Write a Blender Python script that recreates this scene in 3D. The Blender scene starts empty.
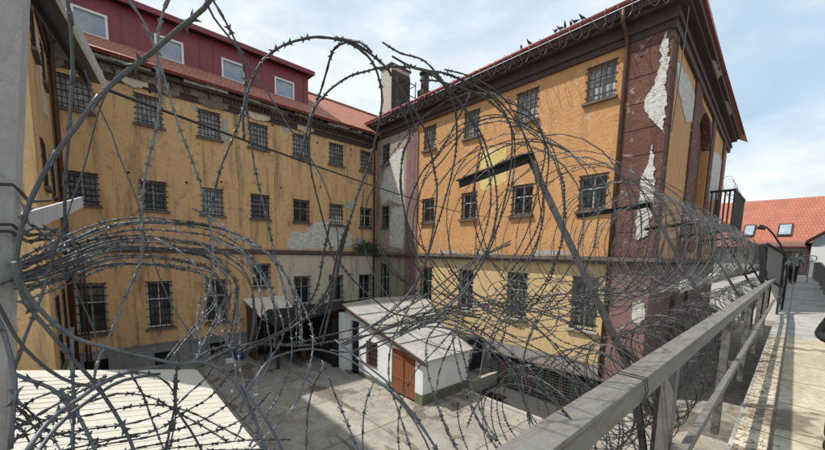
import bpy, math, random
from mathutils import Vector, Matrix
random.seed(11)
S = bpy.context.scene
C = S.collection
R = math.radians

# ------------------------------------------------------------------ helpers
def V(*a): return Vector(a)

class MB:
    def __init__(s): s.v = []; s.f = []; s.smooth = False
    def add(s, vs, fs):
        b = len(s.v); s.v += [tuple(v) for v in vs]; s.f += [tuple(b + i for i in f) for f in fs]
        return s
    def box(s, x0, x1, y0, y1, z0, z1):
        return s.add([(x0,y0,z0),(x1,y0,z0),(x1,y1,z0),(x0,y1,z0),(x0,y0,z1),(x1,y0,z1),(x1,y1,z1),(x0,y1,z1)],
                     [(0,3,2,1),(4,5,6,7),(0,1,5,4),(1,2,6,5),(2,3,7,6),(3,0,4,7)])
    def bar(s, a, b, w, h, up=(0,0,1)):
        a = Vector(a); b = Vector(b); t = (b - a).normalized(); up = Vector(up)
        if abs(t.dot(up)) > .98: up = Vector((0,1,0)) if abs(t.y) < .9 else Vector((1,0,0))
        n = t.cross(up).normalized(); u = n.cross(t)
        c = []
        for p in (a, b):
            for i, j in ((-1,-1),(1,-1),(1,1),(-1,1)): c.append(p + n*(w/2*i) + u*(h/2*j))
        return s.add(c, [(3,2,1,0),(4,5,6,7),(0,1,5,4),(1,2,6,5),(2,3,7,6),(3,0,4,7)])
    def quad(s, *p): return s.add(p, [tuple(range(len(p)))])
    def prism(s, pts, off):
        n = len(pts); off = Vector(off); a = [Vector(p) for p in pts]
        return s.add(a + [p + off for p in a], [tuple(range(n))[::-1], tuple(range(n, 2*n))] + [(i, (i+1) % n, n + (i+1) % n, n + i) for i in range(n)])
    def tube(s, path, r, n=6, cap=True, taper=None):
        path = [Vector(p) for p in path]; m = len(path)
        t0 = (path[1] - path[0]).normalized()
        up = Vector((0,0,1)) if abs(t0.z) < .9 else Vector((1,0,0))
        nn = t0.cross(up).normalized(); rings = []
        for i, p in enumerate(path):
            t = (path[min(i+1, m-1)] - path[max(i-1, 0)]).normalized()
            nn = (nn - t*nn.dot(t)).normalized(); b = t.cross(nn)
            rr = r if taper is None else r*(1 + (taper-1)*i/(m-1))
            rings += [p + (nn*math.cos(2*math.pi*k/n) + b*math.sin(2*math.pi*k/n))*rr for k in range(n)]
        fs = [(i*n+k, i*n+(k+1) % n, (i+1)*n+(k+1) % n, (i+1)*n+k) for i in range(m-1) for k in range(n)]
        if cap: fs += [tuple(range(n))[::-1], tuple(range((m-1)*n, m*n))]
        return s.add(rings, fs)
    def build(s, name, mat, parent=None, loc=None, smooth=False, bevel=0):
        off = Vector(OFF[parent.name]) if parent else Vector(loc or (0,0,0))
        me = bpy.data.meshes.new(name)
        me.from_pydata([tuple(Vector(v) - off) for v in s.v], [], s.f)
        me.materials.append(mat); me.update()
        if smooth:
            for p in me.polygons: p.use_smooth = True
        o = bpy.data.objects.new(name, me); C.objects.link(o)
        if parent: o.parent = parent
        else: o.location = off
        OFF[o.name] = tuple(off)
        if bevel:
            m = o.modifiers.new('Bevel', 'BEVEL'); m.width = bevel; m.segments = 2
        return o
OFF = {}
def tag(o, label, cat, group=None):
    o['label'] = label; o['category'] = cat
    if group: o['group'] = group
    return o
def thing(name, label, cat, loc, group=None):
    o = bpy.data.objects.new(name, None); C.objects.link(o); o.location = loc; o.empty_display_size = .2
    OFF[o.name] = tuple(loc); return tag(o, label, cat, group)
def kind(o, k): o['kind'] = k; return o

# ------------------------------------------------------------------ materials
def new_mat(name):
    m = bpy.data.materials.new(name); m.use_nodes = True
    nt = m.node_tree; nt.nodes.clear()
    out = nt.nodes.new('ShaderNodeOutputMaterial'); b = nt.nodes.new('ShaderNodeBsdfPrincipled')
    nt.links.new(b.outputs[0], out.inputs[0]); return m, nt, b
def coords(nt, sc=(1,1,1)):
    t = nt.nodes.new('ShaderNodeNewGeometry'); mp = nt.nodes.new('ShaderNodeMapping')
    nt.links.new(t.outputs['Position'], mp.inputs[0]); mp.inputs['Scale'].default_value = sc; return mp.outputs[0]
def noise(nt, vec, scale, detail=5, rough=.6, dist=0):
    n = nt.nodes.new('ShaderNodeTexNoise'); nt.links.new(vec, n.inputs['Vector'])
    n.inputs['Scale'].default_value = scale; n.inputs['Detail'].default_value = detail
    n.inputs['Roughness'].default_value = rough; n.inputs['Distortion'].default_value = dist; return n.outputs[0]
def ramp(nt, fac, stops):
    r = nt.nodes.new('ShaderNodeValToRGB'); nt.links.new(fac, r.inputs[0]); e = r.color_ramp.elements
    while len(e) < len(stops): e.new(.5)
    for i, (p, c) in enumerate(stops):
        e[i].position = p; e[i].color = (c[0], c[1], c[2], 1) if hasattr(c, '__len__') else (c, c, c, 1)
    return r.outputs[0]
def mix(nt, fac, a, b, mode='MIX'):
    m = nt.nodes.new('ShaderNodeMix'); m.data_type = 'RGBA'; m.blend_type = mode
    for k, x in ((0, fac), (6, a), (7, b)):
        if hasattr(x, 'is_linked'): nt.links.new(x, m.inputs[k])
        elif k == 0: m.inputs[0].default_value = x
        else: m.inputs[k].default_value = (x[0], x[1], x[2], 1)
    return m.outputs[2]
def bump(nt, b, h, strength=.4, dist=.02):
    n = nt.nodes.new('ShaderNodeBump'); nt.links.new(h, n.inputs['Height'])
    n.inputs['Strength'].default_value = strength; n.inputs['Distance'].default_value = dist
    nt.links.new(n.outputs[0], b.inputs['Normal'])
def sl(x, k): return tuple(c*k for c in x)
def plaster(name, col, col2, dirt=(.09,.075,.06), dirtamt=.5, bsc=9, bst=.5, bd=.03, streak=1.0):
    dirtamt = min(.95, dirtamt*1.35); bd *= 1.5
    m, nt, b = new_mat(name); v = coords(nt)
    big = noise(nt, v, .55, 6, .65, .6); fine = noise(nt, v, 5, 8, .7)
    c = mix(nt, ramp(nt, big, [(.35, 0), (.68, 1)]), col, col2)
    c = mix(nt, ramp(nt, fine, [(.3, .75), (.7, 0)]), c, sl(col, .72))
    sv = coords(nt, (2.2, 2.2, .22)); st = noise(nt, sv, 1.3, 7, .7, .3)
    c = mix(nt, ramp(nt, st, [(.50, 0), (.68, dirtamt*streak*.9)]), c, dirt)
    bl = noise(nt, v, 1.7, 9, .75, 1.2)
    c = mix(nt, ramp(nt, bl, [(.56, 0), (.68, dirtamt)]), c, dirt)
    lt = noise(nt, v, 2.6, 8, .7, .5)
    c = mix(nt, ramp(nt, lt, [(.60, 0), (.64, .45)]), c, (.5, .45, .36))
    nt.links.new(c, b.inputs['Base Color']); b.inputs['Roughness'].default_value = .92
    h = noise(nt, v, bsc, 8, .7, .25); bump(nt, b, h, bst, bd); return m
def simple(name, col, rough=.6, metal=0, var=.25, sc=8, col2=None, bst=.15, bd=.01, rvar=0):
    m, nt, b = new_mat(name); v = coords(nt); n = noise(nt, v, sc, 7, .7, .4)
    c = mix(nt, ramp(nt, n, [(.32, 0), (.68, 1)]), col, col2 or sl(col, 1 - var))
    nt.links.new(c, b.inputs['Base Color']); b.inputs['Roughness'].default_value = rough; b.inputs['Metallic'].default_value = metal
    bump(nt, b, n, bst, bd); return m

M = {}
M['ochre'] = plaster('ochre_plaster', (.69,.43,.20), (.59,.375,.20), dirtamt=.55)
M['ochre_dim'] = plaster('ochre_plaster_old', (.69,.43,.20), (.59,.38,.205), dirtamt=.6, bst=.35)
M['orange'] = plaster('orange_stucco', (.62,.325,.135), (.54,.275,.11), dirt=(.22,.12,.06), dirtamt=.32, bsc=8, bst=.85, bd=.035, streak=.8)
M['yellow'] = plaster('yellow_stucco', (.64,.465,.24), (.57,.40,.20), dirt=(.25,.16,.08), dirtamt=.3, bsc=6, bst=.6, bd=.035)
M['yellow_patch'] = plaster('fresh_yellow_plaster', (.66,.50,.17), (.72,.58,.27), dirtamt=.1, bst=.3)
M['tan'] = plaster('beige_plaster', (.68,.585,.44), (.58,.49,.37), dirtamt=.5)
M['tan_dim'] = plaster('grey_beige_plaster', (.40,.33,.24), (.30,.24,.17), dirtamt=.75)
M['purple'] = plaster('maroon_stucco', (.14,.06,.042), (.18,.085,.062), dirt=(.05,.025,.02), dirtamt=.5, bsc=5, bst=.9, bd=.05)
M['mauve'] = plaster('mauve_plaster', (.25,.145,.13), (.20,.115,.10), dirt=(.08,.05,.04), dirtamt=.4)
M['plinth'] = plaster('grey_render', (.27,.265,.265), (.2,.195,.195), dirt=(.07,.065,.06), dirtamt=.6)
M['pinkrender'] = plaster('pink_grey_render', (.36,.32,.31), (.27,.24,.24), dirt=(.12,.1,.09), dirtamt=.6)
M['brown_trim'] = simple('brown_cornice_paint', (.075,.036,.03), .8, 0, .5, 3, col2=(.04,.024,.02), bst=.5, bd=.02)
M['ledge'] = simple('ledge_concrete', (.17,.13,.105), .9, 0, .5, 4, col2=(.08,.06,.05), bst=.5, bd=.02)
M['maroon_metal'] = simple('maroon_sheet_metal', (.22,.028,.035), .45, .0, .3, 1.5, col2=(.16,.022,.028))
M['red_metal'] = simple('red_gutter_paint', (.30,.055,.04), .5, 0, .4, 5)
M['dark_metal'] = simple('dark_painted_metal', (.03,.028,.027), .6, .2, .4, 12)
M['iron'] = simple('black_iron', (.02,.019,.02), .6, .3, .3, 20)
M['pipe_brown'] = simple('brown_downpipe', (.11,.055,.035), .6, .1, .5, 4)
M['white_frame'] = simple('white_window_frame', (.72,.72,.70), .5, 0, .15, 6)
M['wood_white'] = simple('old_white_wood_frame', (.5,.48,.43), .7, 0, .4, 9)
M['concrete_post'] = simple('concrete_post', (.46,.46,.44), .93, 0, .35, 22, col2=(.33,.325,.31), bst=.7, bd=.012)
M['white_paint'] = simple('whitewashed_wall', (.74,.74,.73), .9, 0, .15, 2.2, bst=.3)
M['mosswall'] = simple('mossy_render_base', (.17,.16,.11), .95, 0, .5, 4, col2=(.09,.095,.05), bst=.6, bd=.02)
M['pit'] = simple('dark_asphalt', (.055,.053,.052), .95, 0, .4, 6, bst=.5, bd=.01)
M['kerb'] = simple('kerb_concrete', (.42,.39,.34), .95, 0, .35, 5)
M['blackbox'] = simple('dark_boards_and_shade', (.018,.016,.015), .95, 0, .5, 3)  # near-black boards, also fills the shaded gap beside the shed
M['white_sheet'] = simple('white_plastic_sheet', (.72,.72,.70), .6, 0, .2, 5)
M['skin'] = simple('skin', (.45,.26,.19), .6, 0, .1, 20)
M['jacket'] = simple('grey_jacket_cloth', (.20,.205,.21), .9, 0, .3, 14)
M['trousers'] = simple('black_trouser_cloth', (.018,.018,.02), .9, 0, .3, 14)
M['coat'] = simple('black_coat_cloth', (.012,.012,.014), .85, 0, .3, 14)
M['hair'] = simple('dark_hair', (.025,.018,.012), .7, 0, .3, 40)
M['pigeon'] = simple('pigeon_feathers', (.06,.062,.07), .8, 0, .5, 12)
M['leaf'] = simple('ivy_green_leaves', (.045,.075,.02), .7, 0, .5, 9)
M['blue'] = simple('blue_plastic', (.02,.06,.30), .4, 0, .2, 5)
M['teal'] = simple('pale_teal_siding', (.30,.37,.37), .8, 0, .15, 3)
M['far_white'] = simple('far_white_wall', (.66,.66,.65), .9, 0, .12, 1)
M['orange_wood'] = None
M['green_boards'] = simple('faded_green_boards', (.09,.12,.10), .8, 0, .4, 6); M['red_boards'] = simple('dull_red_boards', (.14,.035,.03), .8, 0, .4, 6)
# razor wire: galvanised strip, dull
def wire_mat(name, a, b_, rough=.42, metal=.5):
    m, nt, b = new_mat(name); v = coords(nt); n = noise(nt, v, 6, 4, .6)
    c = mix(nt, ramp(nt, n, [(.38, 0), (.66, 1)]), a, b_)
    nt.links.new(c, b.inputs['Base Color']); b.inputs['Metallic'].default_value = metal
    b.inputs['Roughness'].default_value = rough; n2 = noise(nt, v, 60, 3); bump(nt, b, n2, .2, .002); return m
M['wire'] = wire_mat('galvanised_razor_wire', (.12,.132,.145), (.065,.068,.072), .5)
M['wire_light'] = wire_mat('bright_galvanised_wire', (.22,.235,.25), (.11,.112,.115), .55, .3)
M['wire_mid'] = wire_mat('dull_grey_razor_wire', (.14,.145,.15), (.07,.065,.06), .55, .3)
M['wire_dark'] = wire_mat('weathered_dark_razor_wire', (.07,.073,.078), (.042,.036,.032), .55, .45)
def steel():
    m, nt, b = new_mat('weathered_grey_steel'); v = coords(nt, (.8, 3, 3)); n = noise(nt, v, 7, 9, .75, .8)
    c = mix(nt, ramp(nt, n, [(.3, 0), (.55, 1)]), (.13,.095,.065), (.185,.18,.165))
    n2 = noise(nt, coords(nt), 28, 8, .75)
    c = mix(nt, ramp(nt, n2, [(.45, 0), (.75, .6)]), c, (.10,.085,.07))
    n3 = noise(nt, coords(nt), 3, 5, .6, 1.5)
    c = mix(nt, ramp(nt, n3, [(.55, 0), (.7, .6)]), c, (.13,.085,.05))
    nt.links.new(c, b.inputs['Base Color']); b.inputs['Roughness'].default_value = .68; b.inputs['Metallic'].default_value = .15
    bump(nt, b, n2, .35, .004); return m
M['steel'] = steel()
M['post_steel'] = simple('brown_grey_steel_post', (.10,.085,.075), .7, .1, .4, 9, col2=(.17,.16,.15), bst=.3)
M['arm_steel'] = simple('galvanised_angle_iron', (.085,.08,.075), .65, .3, .4, 12, col2=(.045,.038,.034), bst=.3)
M['arm_dark'] = simple('rusted_dark_angle_iron', (.03,.025,.023), .75, .2, .4, 12)
def pane(name, a, b_, rough=.15, sc=3, lo=.42, hi=.6):
    m, nt, b = new_mat(name); v = coords(nt); n = noise(nt, v, sc, 5, .7, .3)
    c = mix(nt, ramp(nt, n, [(lo, 0), (hi, 1)]), a, b_)
    nt.links.new(c, b.inputs['Base Color']); b.inputs['Roughness'].default_value = rough; return m
M['pane_pale'] = pane('whitened_window_pane', (.50,.50,.48), (.20,.20,.20), .35, 4)
M['pane_dark'] = pane('dark_window_pane', (.02,.022,.024), (.09,.09,.085), .1, 2.2, .45, .7)
M['pane_sky'] = pane('sky_tinted_glass', (.22,.27,.33), (.32,.37,.42), .04, 1.2)  # blue-grey base colour carries the sky reflection
M['pane_green'] = pane('green_curtained_pane', (.05,.065,.055), (.15,.18,.15), .3, 5)
def brickpatch(name, a, b_, mortar):
    m, nt, b = new_mat(name); g = nt.nodes.new('ShaderNodeNewGeometry')
    sp = nt.nodes.new('ShaderNodeSeparateXYZ'); nt.links.new(g.outputs['Position'], sp.inputs[0])
    ad = nt.nodes.new('ShaderNodeMath'); ad.operation = 'ADD'; nt.links.new(sp.outputs[0], ad.inputs[0]); nt.links.new(sp.outputs[1], ad.inputs[1])
    cb = nt.nodes.new('ShaderNodeCombineXYZ'); nt.links.new(ad.outputs[0], cb.inputs[0]); nt.links.new(sp.outputs[2], cb.inputs[1])
    br = nt.nodes.new('ShaderNodeTexBrick'); nt.links.new(cb.outputs[0], br.inputs['Vector'])
    br.inputs['Color1'].default_value = (*a, 1); br.inputs['Color2'].default_value = (*b_, 1); br.inputs['Mortar'].default_value = (*mortar, 1)
    br.inputs['Scale'].default_value = 1; br.inputs['Brick Width'].default_value = .28; br.inputs['Row Height'].default_value = .09; br.inputs['Mortar Size'].default_value = .012
    v = coords(nt); n = noise(nt, v, 4, 8, .7, .5)
    c = mix(nt, ramp(nt, n, [(.35, 0), (.6, .85)]), br.outputs[0], mortar)
    n2 = noise(nt, v, 9, 8, .75)
    c = mix(nt, ramp(nt, n2, [(.38, .7), (.50, 0)]), c, sl(b_, .55))
    nt.links.new(c, b.inputs['Base Color']); b.inputs['Roughness'].default_value = .95
    bump(nt, b, n2, 1.0, .07); return m
M['brick_pale'] = brickpatch('exposed_pale_masonry', (.40,.36,.31), (.30,.26,.22), (.47,.44,.39))
M['brick_white'] = brickpatch('exposed_white_mortar_masonry', (.52,.49,.44), (.40,.36,.32), (.70,.68,.63))
M['brick_mid'] = brickpatch('crumbled_brown_masonry', (.20,.13,.085), (.13,.08,.055), (.27,.22,.165))
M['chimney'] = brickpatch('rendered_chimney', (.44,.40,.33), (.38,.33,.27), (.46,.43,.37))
M['chimney_dark'] = brickpatch('sooty_and_shaded_brick', (.08,.055,.045), (.05,.04,.035), (.07,.06,.05))  # dark brick, also carries the painted shade of the chimney front
def tiles(name, a, b_, dirt, axis, rowh=.33, wob=.12):
    # axis: which horizontal axis runs along the eave (0=x,1=y)
    m, nt, b = new_mat(name); g = nt.nodes.new('ShaderNodeNewGeometry')
    sp = nt.nodes.new('ShaderNodeSeparateXYZ'); nt.links.new(g.outputs['Position'], sp.inputs[0])
    cb = nt.nodes.new('ShaderNodeCombineXYZ'); nt.links.new(sp.outputs[axis], cb.inputs[0]); nt.links.new(sp.outputs[1-axis], cb.inputs[1])
    br = nt.nodes.new('ShaderNodeTexBrick'); nt.links.new(cb.outputs[0], br.inputs['Vector']); br.offset = .5
    br.inputs['Color1'].default_value = (*a, 1); br.inputs['Color2'].default_value = (*b_, 1); br.inputs['Mortar'].default_value = (*dirt, 1)
    br.inputs['Scale'].default_value = 1; br.inputs['Brick Width'].default_value = .22; br.inputs['Row Height'].default_value = rowh; br.inputs['Mortar Size'].default_value = .02
    v = coords(nt); n = noise(nt, v, .9, 6, .7)
    c = mix(nt, ramp(nt, n, [(.4, 0), (.75, .55)]), br.outputs[0], dirt)
    nt.links.new(c, b.inputs['Base Color']); b.inputs['Roughness'].default_value = .8
    bump(nt, b, br.outputs[1], -.6, .03); return m
M['tile_x'] = tiles('red_clay_tiles', (.46,.17,.10), (.36,.13,.08), (.17,.08,.06), 0)
M['tile_y'] = tiles('orange_clay_tiles', (.40,.135,.08), (.36,.12,.07), (.17,.06,.045), 1, .40)
def corrugated(name, a, b_, axis, period=.18, amt=.55):
    m, nt, b = new_mat(name); v = coords(nt)
    w = nt.nodes.new('ShaderNodeTexWave'); w.bands_direction = 'XYZ'[axis]; w.inputs['Scale'].default_value = .314/period
    nt.links.new(v, w.inputs['Vector'])
    n = noise(nt, v, 1.3, 8, .7, .6); n2 = noise(nt, v, 9, 6, .7)
    c = mix(nt, ramp(nt, n, [(.35, 0), (.7, 1)]), a, b_)
    c = mix(nt, ramp(nt, n2, [(.5, 0), (.75, .5)]), c, sl(b_, .6))
    nt.links.new(c, b.inputs['Base Color']); b.inputs['Roughness'].default_value = .85
    bump(nt, b, w.outputs[1], amt, .03); return m
M['asbestos'] = corrugated('corrugated_cement_sheet', (.40,.39,.35), (.24,.235,.20), 0)
M['whiteroof'] = corrugated('off_white_profiled_roof', (.54,.51,.44), (.44,.41,.35), 1, .3, .15)
M['canopy'] = corrugated('beige_canopy_sheet', (.72,.66,.55), (.58,.52,.42), 0, .25)
def planks():
    m, nt, b = new_mat('orange_brown_planks'); v = coords(nt)
    w = nt.nodes.new('ShaderNodeTexWave'); w.bands_direction = 'Y'; w.inputs['Scale'].default_value = 2.2; nt.links.new(v, w.inputs['Vector'])
    n = noise(nt, coords(nt, (6, 6, .7)), 3, 7, .7)
    c = mix(nt, ramp(nt, n, [(.3, 0), (.7, 1)]), (.27,.09,.03), (.17,.055,.02))
    c = mix(nt, ramp(nt, w.outputs[1], [(0, .8), (.12, 0)]), c, (.06,.025,.012))
    nt.links.new(c, b.inputs['Base Color']); b.inputs['Roughness'].default_value = .7; return m
M['orange_wood'] = planks()
def slabs(name, a, b_, joint, bw, rh, stains=True, js=.012, off=0):
    m, nt, b = new_mat(name); v = coords(nt)
    br = nt.nodes.new('ShaderNodeTexBrick'); nt.links.new(v, br.inputs['Vector']); br.offset = off
    br.inputs['Color1'].default_value = (*a, 1); br.inputs['Color2'].default_value = (*b_, 1); br.inputs['Mortar'].default_value = (*joint, 1)
    br.inputs['Scale'].default_value = 1; br.inputs['Brick Width'].default_value = bw; br.inputs['Row Height'].default_value = rh
    br.inputs['Mortar Size'].default_value = js; br.inputs['Mortar Smooth'].default_value = .3
    n = noise(nt, v, 1.1, 9, .72, .7)
    c = mix(nt, ramp(nt, n, [(.42, 0), (.62, .75)]), br.outputs[0], sl(b_, .6))
    n2 = noise(nt, v, 11, 8, .75)
    c = mix(nt, ramp(nt, n2, [(.50, 0), (.66, .7)]), c, sl(b_, .42))
    if stains:
        n3 = noise(nt, coords(nt, (1, .45, 1)), .8, 5, .6, .6)
        c = mix(nt, ramp(nt, n3, [(.565, 0), (.59, .75)]), c, (.10,.07,.05))
    nt.links.new(c, b.inputs['Base Color']); b.inputs['Roughness'].default_value = .93
    bump(nt, b, n2, .5, .015); return m
M['yard'] = slabs('yard_concrete_slabs', (.36,.33,.28), (.29,.265,.225), (.07,.06,.05), 3.4, 3.0, True, .025)
M['deck'] = slabs('walkway_concrete', (.60,.53,.40), (.40,.34,.24), (.13,.10,.07), 1.35, 4.0, True, .02)
M['deck_far'] = slabs('grey_and_shaded_concrete', (.42,.40,.37), (.36,.345,.32), (.17,.16,.14), 1.35, 4.0, False, .02)  # grey concrete; on the far floor its shade is put into this colour
M['earth'] = simple('dusty_ground', (.26,.235,.19), .95, 0, .4, .6, col2=(.15,.14,.10))
M['rubble'] = simple('rubble_ground', (.33,.30,.25), .95, 0, .5, 2.5, col2=(.12,.105,.085), bst=.9, bd=.08)

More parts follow.
